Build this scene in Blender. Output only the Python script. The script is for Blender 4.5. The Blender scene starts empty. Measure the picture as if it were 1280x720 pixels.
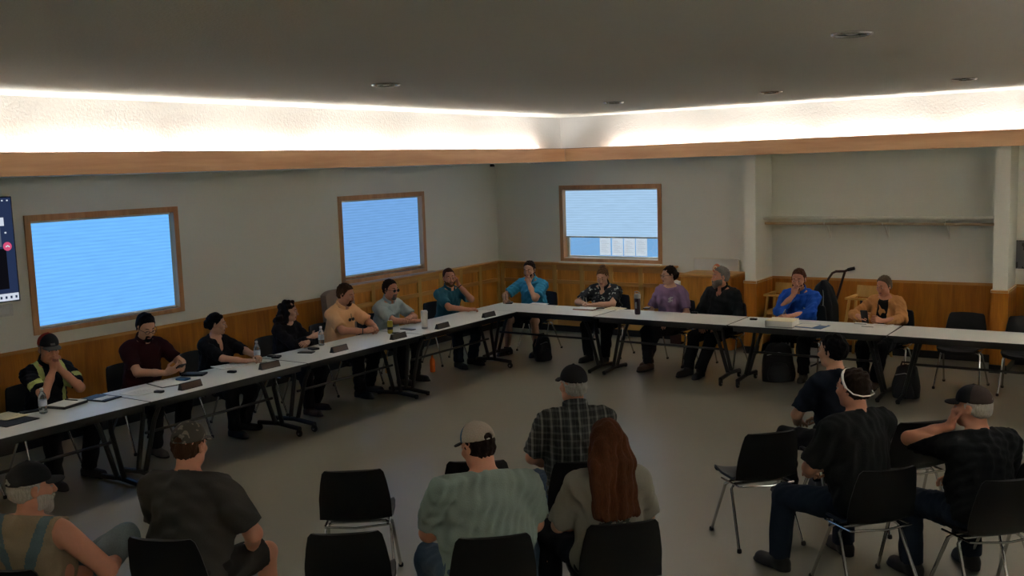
import bpy, bmesh, math, random
import numpy as np
from mathutils import Vector, Matrix
random.seed(5)
rng = np.random.default_rng(7)
SC = bpy.context.scene
COL = SC.collection
PI = math.pi

# ---------------------------------------------------------------- camera constants
CAM = np.array([9.556, -13.692, 2.648]); FPX = 1257.9
_y, _p, _r = [math.radians(a) for a in (34.201, 6.88, -1.867)]
FW = np.array([-math.sin(_y)*math.cos(_p), math.cos(_y)*math.cos(_p), -math.sin(_p)])
_r0 = np.cross(FW, [0, 0, 1]); _r0 /= np.linalg.norm(_r0); _u0 = np.cross(_r0, FW)
RT = _r0*math.cos(_r)+_u0*math.sin(_r); UP = -_r0*math.sin(_r)+_u0*math.cos(_r)
def spot(px, py, ax, val):
    """where the sight line through a photograph point meets the plane axis = val (used to measure the room)"""
    d = FW+RT*((px-640)/FPX)-UP*((py-360)/FPX)
    return CAM+d*((val-CAM[ax])/d[ax])

# ---------------------------------------------------------------- materials
def new_mat(name):
    m = bpy.data.materials.new(name); m.use_nodes = True
    nt = m.node_tree; nt.nodes.clear()
    out = nt.nodes.new('ShaderNodeOutputMaterial')
    return m, nt, out
def rgb(r, g, b): return (r, g, b, 1)
def srgb(r, g, b):
    f = lambda c: (c/255/12.92) if c/255 <= .04045 else ((c/255+.055)/1.055)**2.4
    return (f(r), f(g), f(b), 1)
def plain(name, col, rough=.6, metal=0, scale=40, var=.12, bump=.05, spec=.5, trans=0, coat=0, stretch=(1, 1, 1)):
    m, nt, out = new_mat(name)
    N = nt.nodes.new; L = nt.links.new
    b = N('ShaderNodeBsdfPrincipled'); L(b.outputs[0], out.inputs[0])
    b.inputs['Roughness'].default_value = rough; b.inputs['Metallic'].default_value = metal
    b.inputs['Specular IOR Level'].default_value = spec
    b.inputs['Transmission Weight'].default_value = trans; b.inputs['Coat Weight'].default_value = coat
    tc = N('ShaderNodeTexCoord'); mp = N('ShaderNodeMapping'); mp.inputs['Scale'].default_value = stretch
    L(tc.outputs['Object'], mp.inputs[0])
    n = N('ShaderNodeTexNoise'); n.inputs['Scale'].default_value = scale; n.inputs['Detail'].default_value = 4
    L(mp.outputs[0], n.inputs['Vector'])
    mx = N('ShaderNodeMix'); mx.data_type = 'RGBA'
    mx.inputs[6].default_value = tuple(c*(1-var) for c in col[:3])+(1,)
    mx.inputs[7].default_value = tuple(min(1, c*(1+var)) for c in col[:3])+(1,)
    L(n.outputs[0], mx.inputs[0]); L(mx.outputs[2], b.inputs['Base Color'])
    if bump:
        bp = N('ShaderNodeBump'); bp.inputs['Strength'].default_value = bump; bp.inputs['Distance'].default_value = .01
        L(n.outputs[0], bp.inputs['Height']); L(bp.outputs[0], b.inputs['Normal'])
    return m
def wood(name, c1, c2, axis=2, scale=9, rough=.45):
    m, nt, out = new_mat(name); N = nt.nodes.new; L = nt.links.new
    b = N('ShaderNodeBsdfPrincipled'); L(b.outputs[0], out.inputs[0]); b.inputs['Roughness'].default_value = rough
    tc = N('ShaderNodeTexCoord'); mp = N('ShaderNodeMapping')
    s = [1, 1, 1]; s[axis] = .08; mp.inputs['Scale'].default_value = s
    L(tc.outputs['Object'], mp.inputs[0])
    n = N('ShaderNodeTexNoise'); n.inputs['Scale'].default_value = scale; n.inputs['Detail'].default_value = 6; n.inputs['Distortion'].default_value = .6
    n2 = N('ShaderNodeTexNoise'); n2.inputs['Scale'].default_value = scale*6; n2.inputs['Detail'].default_value = 3
    L(mp.outputs[0], n.inputs['Vector']); L(mp.outputs[0], n2.inputs['Vector'])
    ad = N('ShaderNodeMath'); ad.operation = 'MULTIPLY_ADD'; ad.inputs[1].default_value = .35
    L(n2.outputs[0], ad.inputs[0]); L(n.outputs[0], ad.inputs[2])
    cr = N('ShaderNodeValToRGB'); cr.color_ramp.elements[0].position = .45; cr.color_ramp.elements[1].position = .85
    cr.color_ramp.elements[0].color = c1; cr.color_ramp.elements[1].color = c2
    L(ad.outputs[0], cr.inputs[0]); L(cr.outputs[0], b.inputs['Base Color'])
    bp = N('ShaderNodeBump'); bp.inputs['Strength'].default_value = .08; bp.inputs['Distance'].default_value = .004
    L(n2.outputs[0], bp.inputs['Height']); L(bp.outputs[0], b.inputs['Normal'])
    return m
def emit(name, col, strength, stripes=0):
    m, nt, out = new_mat(name); N = nt.nodes.new; L = nt.links.new
    e = N('ShaderNodeEmission'); e.inputs[0].default_value = col; e.inputs[1].default_value = strength
    L(e.outputs[0], out.inputs[0])
    if stripes:
        tc = N('ShaderNodeTexCoord'); sp = N('ShaderNodeSeparateXYZ'); L(tc.outputs['Object'], sp.inputs[0])
        w = N('ShaderNodeMath'); w.operation = 'MULTIPLY'; w.inputs[1].default_value = stripes; L(sp.outputs[2], w.inputs[0])
        s = N('ShaderNodeMath'); s.operation = 'SINE'; L(w.outputs[0], s.inputs[0])
        n = N('ShaderNodeTexNoise'); n.inputs['Scale'].default_value = 8; mp = N('ShaderNodeMapping'); mp.inputs['Scale'].default_value = (.5, .5, 8)
        L(tc.outputs['Object'], mp.inputs[0]); L(mp.outputs[0], n.inputs['Vector'])
        a = N('ShaderNodeMath'); a.operation = 'MULTIPLY_ADD'; a.inputs[1].default_value = .07; a.inputs[2].default_value = .85
        L(s.outputs[0], a.inputs[0])
        a2 = N('ShaderNodeMath'); a2.operation = 'MULTIPLY_ADD'; a2.inputs[1].default_value = .3; L(n.outputs[0], a2.inputs[0]); L(a.outputs[0], a2.inputs[2])
        a3 = N('ShaderNodeMath'); a3.operation = 'MULTIPLY'; a3.inputs[1].default_value = strength; L(a2.outputs[0], a3.inputs[0])
        L(a3.outputs[0], e.inputs[1])
    return m
def patterned(name, base, spots, scale, thresh, kind='VORONOI', rough=.8):
    m, nt, out = new_mat(name); N = nt.nodes.new; L = nt.links.new
    b = N('ShaderNodeBsdfPrincipled'); L(b.outputs[0], out.inputs[0]); b.inputs['Roughness'].default_value = rough
    tc = N('ShaderNodeTexCoord'); mp = N('ShaderNodeMapping'); L(tc.outputs['Object'], mp.inputs[0])
    mx = N('ShaderNodeMix'); mx.data_type = 'RGBA'; mx.inputs[6].default_value = base; mx.inputs[7].default_value = spots
    if kind == 'VORONOI':
        nz = N('ShaderNodeTexNoise'); nz.inputs['Scale'].default_value = 14
        L(mp.outputs[0], nz.inputs['Vector'])
        ad = N('ShaderNodeMix'); ad.data_type = 'RGBA'; ad.inputs[0].default_value = .12
        L(mp.outputs[0], ad.inputs[6]); L(nz.outputs[1], ad.inputs[7])
        v = N('ShaderNodeTexVoronoi'); v.inputs['Scale'].default_value = scale; L(ad.outputs[2], v.inputs['Vector'])
        lt = N('ShaderNodeMath'); lt.operation = 'LESS_THAN'; lt.inputs[1].default_value = thresh
        L(v.outputs['Distance'], lt.inputs[0]); L(lt.outputs[0], mx.inputs[0])
    else:   # PLAID: vertical double lines and thin horizontal ones
        sp = N('ShaderNodeSeparateXYZ'); L(mp.outputs[0], sp.inputs[0])
        def lines(sock, freq, th):
            a = N('ShaderNodeMath'); a.operation = 'MULTIPLY'; a.inputs[1].default_value = freq; L(sock, a.inputs[0])
            f = N('ShaderNodeMath'); f.operation = 'FRACT'; L(a.outputs[0], f.inputs[0])
            g = N('ShaderNodeMath'); g.operation = 'LESS_THAN'; g.inputs[1].default_value = th; L(f.outputs[0], g.inputs[0])
            return g.outputs[0]
        a = lines(sp.outputs[0], scale, .22); a2 = lines(sp.outputs[0], scale*2.6, .14); c = lines(sp.outputs[2], scale*1.3, .3)
        s1 = N('ShaderNodeMath'); s1.operation = 'MULTIPLY_ADD'; s1.inputs[1].default_value = .55; L(a, s1.inputs[0])
        s2 = N('ShaderNodeMath'); s2.operation = 'MULTIPLY'; s2.inputs[1].default_value = .25; L(a2, s2.inputs[0]); L(s2.outputs[0], s1.inputs[2])
        s3 = N('ShaderNodeMath'); s3.operation = 'MULTIPLY_ADD'; s3.inputs[1].default_value = .22; L(c, s3.inputs[0]); L(s1.outputs[0], s3.inputs[2])
        L(s3.outputs[0], mx.inputs[0])
    L(mx.outputs[2], b.inputs['Base Color'])
    return m
def hairmat(name, col):
    return plain(name, col, rough=.75, scale=55, var=.45, bump=.6, stretch=(3, 3, .5), spec=.15)
def cloth(name, col, var=.1): return plain(name, col, rough=.9, scale=160, var=var, bump=.25, spec=.2)

M = {}
M['wall'] = plain('painted_wall', (.90, .90, .81, 1), .85, scale=60, var=.02, bump=.12, spec=.2)
M['white'] = plain('white_texture', (.56, .56, .56, 1), .9, scale=45, var=.02, bump=.45, spec=.2)
M['ceil'] = plain('ceiling_paint', (.66, .645, .59, 1), .95, scale=70, var=.03, bump=.4, spec=.1)
M['wood'] = wood('oak_ply', (.36, .118, .007, 1), (.62, .235, .018, 1), 2)
M['woodc'] = wood('oak_veneer', (.52, .20, .022, 1), (.84, .38, .05, 1), 2)
M['woodh'] = wood('oak_board', (.50, .23, .055, 1), (.74, .40, .11, 1), 1)
M['woodx'] = wood('oak_board_across', (.50, .23, .055, 1), (.74, .40, .11, 1), 0)
M['fascia'] = wood('fascia_board', (.52, .27, .135, 1), (.68, .41, .225, 1), 1, 6)
M['fasciax'] = wood('fascia_board_across', (.52, .27, .135, 1), (.68, .41, .225, 1), 0, 6)
M['casing'] = wood('window_casing', (.52, .24, .10, 1), (.70, .38, .17, 1), 2)
M['beech'] = wood('beech', (.58, .32, .075, 1), (.72, .44, .12, 1), 2)
M['black'] = plain('black_plastic', (.012, .012, .013, 1), .42, scale=200, bump=.04)
M['vinyl'] = plain('black_vinyl', (.006, .006, .007, 1), .45, scale=220, bump=.12, spec=.3)
M['blackmetal'] = plain('black_metal', (.012, .012, .012, 1), .45, scale=90, bump=.02)
M['chrome'] = plain('chrome', (.62, .62, .64, 1), .16, metal=1, scale=20, var=.05, bump=0)
M['trimring'] = plain('trim_ring', (.75, .75, .75, 1), .22, metal=1, scale=20, var=.05, bump=0)
M['rubber'] = plain('rubber', (.02, .02, .02, 1), .8)
M['greyplastic'] = plain('grey_plastic', (.35, .35, .36, 1), .5)
M['laminate'] = plain('grey_laminate', (.66, .67, .64, 1), .38, scale=260, var=.05, bump=.01)
M['paper'] = plain('paper', (.80, .80, .77, 1), .9, scale=14, var=.03, bump=.02)
M['cream'] = plain('cream_paper', (.82, .74, .52, 1), .9, scale=14, var=.03, bump=.02)
M['leather'] = plain('black_cover', (.015, .015, .016, 1), .5, scale=200, bump=.2)
M['red'] = plain('red_cover', (.35, .05, .03, 1), .6)
M['bluef'] = plain('blue_cover', (.03, .12, .32, 1), .5)
M['purple'] = plain('purple_enamel', (.05, .025, .045, 1), .35, scale=30)
M['plate'] = plain('brown_plate', (.07, .035, .022, 1), .4, scale=60, var=.3)
M['plateblack'] = plain('dark_plate', (.03, .02, .016, 1), .35, scale=60, var=.3)
M['brass'] = plain('dull_brass', (.30, .20, .10, 1), .4, metal=.6)
M['yellow'] = plain('yellow_can', (.42, .33, .03, 1), .35, scale=18, var=.25)
M['orange'] = plain('orange_drink', (.90, .20, .03, 1), .25, scale=10)
M['water'] = plain('clear_bottle', (.80, .86, .9, 1), .08, scale=10, var=.02, bump=0, trans=.85)
M['labelw'] = plain('bottle_label', (.55, .62, .72, 1), .5, scale=30, var=.3)
M['whitep'] = plain('white_plastic', (.75, .74, .70, 1), .4)
M['mauve'] = plain('mauve_fabric', (.36, .27, .23, 1), .9, scale=180, bump=.2)
M['steel'] = plain('grey_steel', (.35, .35, .35, 1), .5)
M['darkred'] = plain('dark_red_metal', (.035, .012, .010, 1), .4)
M['bag'] = plain('black_nylon', (.010, .010, .012, 1), .7, scale=120, bump=.3)
M['glossdark'] = plain('dark_recess', (.03, .03, .03, 1), .6)
M['shelf'] = plain('shelf_paint', (.84, .82, .72, 1), .6, var=.03)
M['rod'] = wood('hanging_rod', (.60, .44, .27, 1), (.72, .55, .36, 1), 0)
M['lens'] = plain('spectacle_frame', (.01, .01, .01, 1), .3)
M['eyew'] = plain('eye_white', (.50, .45, .41, 1), .25, scale=20, var=.02, bump=0)
M['iris'] = plain('iris', (.03, .022, .016, 1), .2, bump=0)
M['lip'] = plain('lips', (.33, .13, .10, 1), .5, scale=60, var=.06)
# floor: polished mottled vinyl
m, nt, out = new_mat('polished_floor'); N = nt.nodes.new; L = nt.links.new
b = N('ShaderNodeBsdfPrincipled'); L(b.outputs[0], out.inputs[0])
tc = N('ShaderNodeTexCoord'); n1 = N('ShaderNodeTexNoise'); n1.inputs['Scale'].default_value = 90; n1.inputs['Detail'].default_value = 5
n2 = N('ShaderNodeTexNoise'); n2.inputs['Scale'].default_value = 1.1; n2.inputs['Detail'].default_value = 3
L(tc.outputs['Object'], n1.inputs['Vector']); L(tc.outputs['Object'], n2.inputs['Vector'])
cr = N('ShaderNodeValToRGB'); cr.color_ramp.elements[0].position = .2; cr.color_ramp.elements[1].position = .8
cr.color_ramp.elements[0].color = (.225, .208, .160, 1); cr.color_ramp.elements[1].color = (.255, .237, .185, 1)
ad = N('ShaderNodeMath'); ad.operation = 'MULTIPLY_ADD'; ad.inputs[1].default_value = .12
h = N('ShaderNodeMath'); h.operation = 'MULTIPLY'; h.inputs[1].default_value = .88
L(n2.outputs[0], h.inputs[0]); L(n1.outputs[0], ad.inputs[0]); L(h.outputs[0], ad.inputs[2])
L(ad.outputs[0], cr.inputs[0]); L(cr.outputs[0], b.inputs['Base Color'])
rr = N('ShaderNodeMapRange'); rr.inputs[3].default_value = .27; rr.inputs[4].default_value = .33
L(n2.outputs[0], rr.inputs[0]); L(rr.outputs[0], b.inputs['Roughness'])
bp = N('ShaderNodeBump'); bp.inputs['Strength'].default_value = .02; bp.inputs['Distance'].default_value = .02
L(n2.outputs[0], bp.inputs['Height']); L(bp.outputs[0], b.inputs['Normal'])
M['floor'] = m

# ---------------------------------------------------------------- mesh helpers
class MB:
    """collects shapes into one mesh"""
    def __init__(s): s.bm = bmesh.new(); s.mi = 0; s.lay = s.bm.faces.layers.int.new('done')
    def _tag(s, f0):
        for f in s.bm.faces:
            if not f[s.lay]: f.material_index = s.mi; f[s.lay] = 1
    def box(s, c, d, rot=None, bev=0):
        f0 = len(s.bm.faces)
        r = bmesh.ops.create_cube(s.bm, size=1)
        mt = Matrix.Translation(Vector(c)) @ (rot.to_4x4() if rot else Matrix.Identity(4)) @ Matrix.Diagonal((d[0], d[1], d[2], 1))
        bmesh.ops.transform(s.bm, matrix=mt, verts=r['verts'])
        s._tag(f0)
        if bev:
            ed = list({e for v in r['verts'] for e in v.link_edges})
            bmesh.ops.bevel(s.bm, geom=ed, offset=bev, segments=2, affect='EDGES', profile=.6)
        return s
    def b2(s, lo, hi, bev=0):
        return s.box([(a+b)/2 for a, b in zip(lo, hi)], [abs(b-a) for a, b in zip(lo, hi)], None, bev)
    def tube(s, pts, r, n=10, cap=True):
        f0 = len(s.bm.faces)
        pts = [Vector(p) for p in pts]; rs = r if isinstance(r, (list, tuple)) else [r]*len(pts)
        rings = []; prev = None
        for i, p in enumerate(pts):
            d = (pts[min(i+1, len(pts)-1)]-pts[max(i-1, 0)]).normalized()
            a = Vector((0, 0, 1)) if abs(d.z) < .9 else Vector((1, 0, 0))
            if prev is not None: a = prev
            x = (a-d*a.dot(d)).normalized(); y = d.cross(x); prev = x
            rings.append([s.bm.verts.new(p+(x*math.cos(t)+y*math.sin(t))*rs[i]) for t in [2*PI*k/n for k in range(n)]])
        for a, b2 in zip(rings, rings[1:]):
            for k in range(n): s.bm.faces.new((a[k], a[(k+1) % n], b2[(k+1) % n], b2[k]))
        if cap: s.bm.faces.new(list(reversed(rings[0]))); s.bm.faces.new(rings[-1])
        s._tag(f0); return s
    def lathe(s, prof, c=(0, 0, 0), n=24, rot=None):
        f0 = len(s.bm.faces); rings = []
        R = rot if rot else Matrix.Identity(3)
        for r, z in prof:
            rings.append([s.bm.verts.new(Vector(c)+R @ Vector((max(r, 1e-4)*math.cos(2*PI*k/n), max(r, 1e-4)*math.sin(2*PI*k/n), z))) for k in range(n)])
        for a, b2 in zip(rings, rings[1:]):
            for k in range(n): s.bm.faces.new((a[k], a[(k+1) % n], b2[(k+1) % n], b2[k]))
        s.bm.faces.new(list(reversed(rings[0]))); s.bm.faces.new(rings[-1])
        s._tag(f0); return s
    def torus(s, c, R, r, rot=None, n=28, k=8, sy=1):
        f0 = len(s.bm.faces); Q = rot if rot else Matrix.Identity(3); rings = []
        for i in range(n):
            a = 2*PI*i/n
            rings.append([s.bm.verts.new(Vector(c)+Q @ Vector(((R+r*math.cos(t))*math.cos(a), (R+r*math.cos(t))*math.sin(a)*sy, r*math.sin(t)))) for t in [2*PI*j/k for j in range(k)]])
        for i in range(n):
            a, b2 = rings[i], rings[(i+1) % n]
            for j in range(k): s.bm.faces.new((a[j], b2[j], b2[(j+1) % k], a[(j+1) % k]))
        s._tag(f0); return s
    def sheet(s, f, nu, nv, th):
        """grid surface f(u,v) given thickness along its normal"""
        f0 = len(s.bm.faces)
        P = [[Vector(f(i/nu, j/nv)) for j in range(nv+1)] for i in range(nu+1)]
        def nrm(i, j):
            a = P[min(i+1, nu)][j]-P[max(i-1, 0)][j]; c = P[i][min(j+1, nv)]-P[i][max(j-1, 0)]
            return a.cross(c).normalized()
        A = [[s.bm.verts.new(P[i][j]) for j in range(nv+1)] for i in range(nu+1)]
        B = [[s.bm.verts.new(P[i][j]-nrm(i, j)*th) for j in range(nv+1)] for i in range(nu+1)]
        for i in range(nu):
            for j in range(nv):
                s.bm.faces.new((A[i][j], A[i+1][j], A[i+1][j+1], A[i][j+1])); s.bm.faces.new((B[i][j+1], B[i+1][j+1], B[i+1][j], B[i][j]))
        for i in range(nu):
            s.bm.faces.new((A[i+1][0], A[i][0], B[i][0], B[i+1][0])); s.bm.faces.new((A[i][nv], A[i+1][nv], B[i+1][nv], B[i][nv]))
        for j in range(nv):
            s.bm.faces.new((A[0][j], A[0][j+1], B[0][j+1], B[0][j])); s.bm.faces.new((A[nu][j+1], A[nu][j], B[nu][j], B[nu][j+1]))
        s._tag(f0); return s
    def build(s, name, mats, parent=None, smooth=True, loc=None, rz=0):
        bmesh.ops.recalc_face_normals(s.bm, faces=s.bm.faces)
        s._tag(0); s.bm.faces.layers.int.remove(s.lay); me = bpy.data.meshes.new(name); s.bm.to_mesh(me); s.bm.free()
        for m in (mats if isinstance(mats, (list, tuple)) else [mats]): me.materials.append(m)
        if smooth:
            me.polygons.foreach_set('use_smooth', [True]*len(me.polygons))
            try: me.set_sharp_from_angle(angle=math.radians(35))
            except Exception: pass
        o = bpy.data.objects.new(name, me); COL.objects.link(o)
        if parent: o.parent = parent
        if loc is not None: o.location = loc
        o.rotation_euler.z = rz
        return o
def tag(o, label=None, cat=None, group=None, kind=None):
    if label: o['label'] = label
    if cat: o['category'] = cat
    if group: o['group'] = group
    if kind: o['kind'] = kind
    return o
def empty(name, loc, rz=0):
    o = bpy.data.objects.new(name, None); COL.objects.link(o); o.location = loc; o.rotation_euler.z = rz; o.empty_display_size = .1
    return o
def copy_tree(o, parent=None):
    c = o.copy(); COL.objects.link(c)
    if parent: c.parent = parent
    for ch in list(o.children): copy_tree(ch, c)
    return c
# ================================================================ ROOM
X1, Y0 = 12.2, -15.0
ZC = 3.338; ZS = 2.698; ZF = 2.88; FX = 1.877; FY = -.9; UX = 1.722; UY = -.75
def struct(o, label=None): return tag(o, label, None, None, 'structure')
def bld(name, mb, mats, label=None, parent=None, smooth=False):
    o = mb.build(name, mats, parent, smooth)
    if parent is None: struct(o, label)
    return o
bld('floor', MB().b2((-.2, Y0-.2, -.1), (X1+.2, .2, 0)), M['floor'], 'polished beige vinyl floor of the meeting hall')
bld('ceiling', MB().b2((-.2, Y0-.2, ZC), (X1+.2, .2, ZC+.1)), M['ceil'], 'grey textured main ceiling')
W1 = (-8.16, -6.342); W2 = (-3.745, -1.914); WZ = (1.125, 2.323); W3 = (1.221, 2.992)
def holed(mb, ax, t0, t1, lo, hi, z0, z1, holes):
    """a wall slab with rectangular openings; ax 0: runs along y at x in t0..t1; ax 1: runs along x"""
    def bx(a, b, c, d):
        if b-a < 1e-4 or d-c < 1e-4: return
        if ax == 0: mb.b2((t0, a, c), (t1, b, d))
        else: mb.b2((a, t0, c), (b, t1, d))
    cur = lo
    for (a, b, c, d) in sorted(holes):
        bx(cur, a, z0, z1); bx(a, b, z0, c); bx(a, b, d, z1); cur = b
    bx(cur, hi, z0, z1)
    return mb
e = .05
bld('wall_left', holed(MB(), 0, -.16, 0, Y0, 0, 0, ZS+.02, [(W1[0]+e, W1[1]-e, WZ[0]+e, WZ[1]-e), (W2[0]+e, W2[1]-e, WZ[0]+e, WZ[1]-e)]), M['wall'], 'left wall with two blinded windows')
bld('wall_back', holed(MB(), 1, 0, .16, -.16, X1, 0, ZS+.02, [(W3[0]+e, W3[1]-e, WZ[0]+e, WZ[1]-e)]), M['wall'], 'back wall with one window and the coat alcove')
bld('wall_right', MB().b2((X1, Y0, 0), (X1+.16, 0, ZC)), M['wall'], 'right wall')
bld('wall_front', MB().b2((-.16, Y0-.16, 0), (X1+.16, Y0, ZC)), M['wall'], 'wall behind the audience')
bld('ceiling_soffit', MB().b2((0, Y0, ZS), (FX-.02, 0, ZS+.02)).b2((FX-.02, FY+.02, ZS), (X1, 0, ZS+.02)), M['wall'], 'low soffit around the hall')
bld('wall_left_upper', MB().b2((UX-.1, Y0, ZS+.02), (UX, UY, ZC)), M['white'], 'white textured cove wall above the left soffit')
bld('wall_back_upper', MB().b2((UX-.1, UY, ZS+.02), (X1, UY+.1, ZC)), M['white'], 'white textured cove wall above the back soffit')
bld('trim_1', MB().b2((FX-.02, Y0, ZS-.002), (FX, FY, ZF), .002), M['fascia'], 'oak fascia board of the left cove')
bld('trim_2', MB().b2((FX+.0005, FY, ZS-.002), (X1, FY+.02, ZF), .002), M['fasciax'], 'oak fascia board of the back cove')
bld('trim_8', MB().b2((FX-.019, Y0, ZF), (FX-.001, FY+.02, ZF+.006)).b2((FX+.001, FY+.001, ZF), (X1, FY+.019, ZF+.006)), M['black'], 'thin black cap strip on the fascia')
RX_ = 10.35  # added cove on the unseen right side, built to light the room
bld('ceiling_soffit_right_added', MB().b2((RX_+.02, Y0, ZS), (X1, FY, ZS+.02)), M['wall'], 'added low soffit of the unseen right cove')
bld('wall_right_upper_added', MB().b2((RX_+.155, Y0, ZS+.02), (RX_+.255, UY-.001, ZC)), M['white'], 'added white textured cove wall above the unseen right soffit')
bld('trim_9', MB().b2((RX_, Y0, ZS-.002), (RX_+.02, FY-.001, ZF), .002), M['fascia'], 'oak fascia board of the added, unseen right cove')
# plywood wainscot and its cap on the left wall (in front of the panelled corner) and behind the alcove
PY = -3.75; PX = 3.22; RZ = 1.005; PZ = 1.106
def wainscot(name, lo, hi, capmat, label):
    mb = MB(); mb.b2(lo, hi); mb.mi = 1
    mb.b2((lo[0]-(0 if hi[0]-lo[0] < .1 else 0), lo[1], hi[2]), (hi[0], hi[1], hi[2]+.035), .004)
    return bld(name, mb, [M['wood'], capmat], label)
wainscot('trim_3', (0, Y0, .1), (.02, PY, RZ-.035), M['woodh'], 'plain plywood wainscot with pale cap along left wall')
wainscot('trim_4', (4.68, -.02, .1), (7.61, 0, RZ-.035), M['woodx'], 'plywood wainscot across the coat alcove')
wainscot('trim_5', (PX, -.02, .1), (4.53, 0, RZ-.035), M['woodx'], 'plywood wainscot behind the oak cabinet')
wainscot('trim_6', (7.77, -.02, .1), (8.05, 0, RZ-.035), M['woodx'], 'short wainscot right of the alcove')
bld('baseboard_left', MB().b2((0, Y0, 0), (.025, PY, .1), .003), M['black'])
bld('baseboard_back', MB().b2((PX, -.025, 0), (8.05, 0, .1), .003), M['black'])
# panelled oak half wall in the corner
mb = MB(); mi = mb
mb.b2((0, PY, .1), (.05, 0, PZ-.03)); mb.b2((.05, -.05, .1), (PX, 0, PZ-.03))
mb.mi = 2
ys = np.linspace(PY+.04, -.12, 8); xs = [.12, .62, 1.13, 1.63, 2.15, 2.66, PX-.04]
for y in ys: mb.b2((.05, y-.04, .1), (.075, y+.04, PZ-.03), .003)
for x in xs: mb.b2((x-.04, -.075, .1), (x+.04, -.05, PZ-.03), .003)
mb.mi = 1
for z0, z1 in ((.1, .2), (.77, .83), (PZ-.12, PZ-.03)):
    mb.b2((.05, PY, z0), (.074, -.05, z1), .003); 
mb.b2((0, PY-.02, PZ-.03), (.12, 0, PZ), .006)
mb.mi = 3
for z0, z1 in ((.1, .2), (.77, .83), (PZ-.12, PZ-.03)):
    mb.b2((.074, -.074, z0), (PX, -.05, z1), .003)
mb.b2((.12, -.12, PZ-.03), (PX+.03, 0, PZ), .006)
bld('trim_7', mb, [M['woodc'], M['woodh'], M['beech'], M['woodx']], 'gridded oak panelling around the corner below the windows')
bld('baseboard_corner', MB().b2((0, PY, 0), (.07, 0, .1)).b2((.07, -.07, 0), (PX, 0, .1)), M['black'])
# alcove wing walls with oak skirts
def wing(name, x0, x1, label):
    mb = MB(); mb.b2((x0, -.64, 0), (x1, -.001, ZS-.001)); mb.mi = 1
    mb.b2((x0-.015, -.655, .1), (x1+.015, -.03, RZ-.035)); mb.mi = 3
    mb.b2((x0-.018, -.665, RZ-.035), (x1+.018, -.03, RZ), .004); mb.mi = 2
    mb.b2((x0-.018, -.66, 0), (x1+.018, -.03, .1))
    return bld(name, mb, [M['wall'], M['wood'], M['black'], M['woodx']], label)
wing('wall_wing_left', 4.53, 4.68, 'white wing wall with oak skirt left of the coat alcove')
wing('wall_wing_right', 7.61, 7.77, 'white wing wall with oak skirt right of the coat alcove')

# windows
M['blind1'] = emit('blind_glow_near', (.16, .47, .98, 1), 1.0, 165)
M['blind2'] = emit('blind_glow_far', (.19, .42, .82, 1), .85, 165)
M['blind3'] = emit('blind_glow_back', (.39, .60, .84, 1), .88, 165)
M['pane'] = plain('window_pane', (.95, .98, 1, 1), .02, var=0, bump=0, trans=1)
M['sill'] = plain('pinkish_sill', (.50, .40, .37, 1), .5)
def window(num, ax, lo, hi, blindmat, blind_z, label):
    z0, z1 = WZ; cw = .062
    def P(a, t, z): return (t, a, z) if ax == 0 else (a, -t, z)       # t: towards the room is positive
    def bx(mb, a0, a1, t0, t1, c0, c1, bev=.002):
        p, q = P(a0, t0, c0), P(a1, t1, c1)
        return mb.b2([min(i, j) for i, j in zip(p, q)], [max(i, j) for i, j in zip(p, q)], bev)
    mb = MB()
    bx(mb, lo, hi, -.004, .022, z1-cw, z1); bx(mb, lo, hi, -.004, .022, z0, z0+cw*.8)
    bx(mb, lo, lo+cw, -.004, .022, z0+cw*.8, z1-cw); bx(mb, hi-cw, hi, -.004, .022, z0+cw*.8, z1-cw)
    # jamb lining
    for a0, a1, c0, c1 in ((lo+e, lo+cw, z0+e, z1-e), (hi-cw, hi-e, z0+e, z1-e), (lo+e, hi-e, z1-cw, z1-e), (lo+e, hi-e, z0+e-.01, z0+e)):
        bx(mb, a0, a1, -.15, -.004, c0, c1, 0)
    fr = struct(mb.build('window_%d' % num, M['casing'], None, False), label)
    mb = MB(); bx(mb, lo+cw, hi-cw, -.125, -.117, z0+e, z1-cw, 0)
    mb.build('pane', M['pane'], fr, False)
    mb = MB()
    for c0, c1 in ((z0+e, z0+e+.035), (z1-cw-.035, z1-cw)): bx(mb, lo+cw, hi-cw, -.14, -.10, c0, c1)
    for a0 in (lo+cw, hi-cw-.035): bx(mb, a0, a0+.035, -.14, -.10, z0+e+.035, z1-cw-.035)
    mb.build('sash', M['shelf'] if num == 3 else M['casing'], fr, False)
    # cellular blind: pleated surface
    mb = MB(); n = int((z1-cw-blind_z)/.019)
    a0, a1 = lo+cw+.012, hi-cw-.012
    def f(u, v):
        z = blind_z+.02+(z1-cw-.02-blind_z)*v; k = int(round(v*2*n))
        return P(a0+(a1-a0)*u, -.055+(.006 if k % 2 else -.004), z)
    mb.sheet(f, 1, 2*n, .003)
    bl = mb.build('blind', blindmat, fr, False)
    mb = MB(); bx(mb, a0, a1, -.075, -.035, blind_z, blind_z+.022, .004)
    mb.build('bottom_rail', M['shelf'], bl)
    mb = MB(); bx(mb, a0, a1, -.075, -.035, z1-cw-.022, z1-cw, .004)
    mb.build('head_rail', M['shelf'], bl)
    return fr
w1 = window(1, 0, W1[0], W1[1], M['blind1'], WZ[0]+.055, 'wide oak window with glowing blue blind beside the television')
w2 = window(2, 0, W2[0], W2[1], M['blind2'], WZ[0]+.085, 'oak window with closed blue blind near the room corner')
w3 = window(3, 1, W3[0], W3[1], M['blind3'], 1.50, 'back window with blind half raised above taped notices')
MB().b2((.02, W2[0], WZ[0]-.03), (.10, W2[1]+.1, WZ[0]), .004).build('sill', M['sill'], w2)
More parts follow.
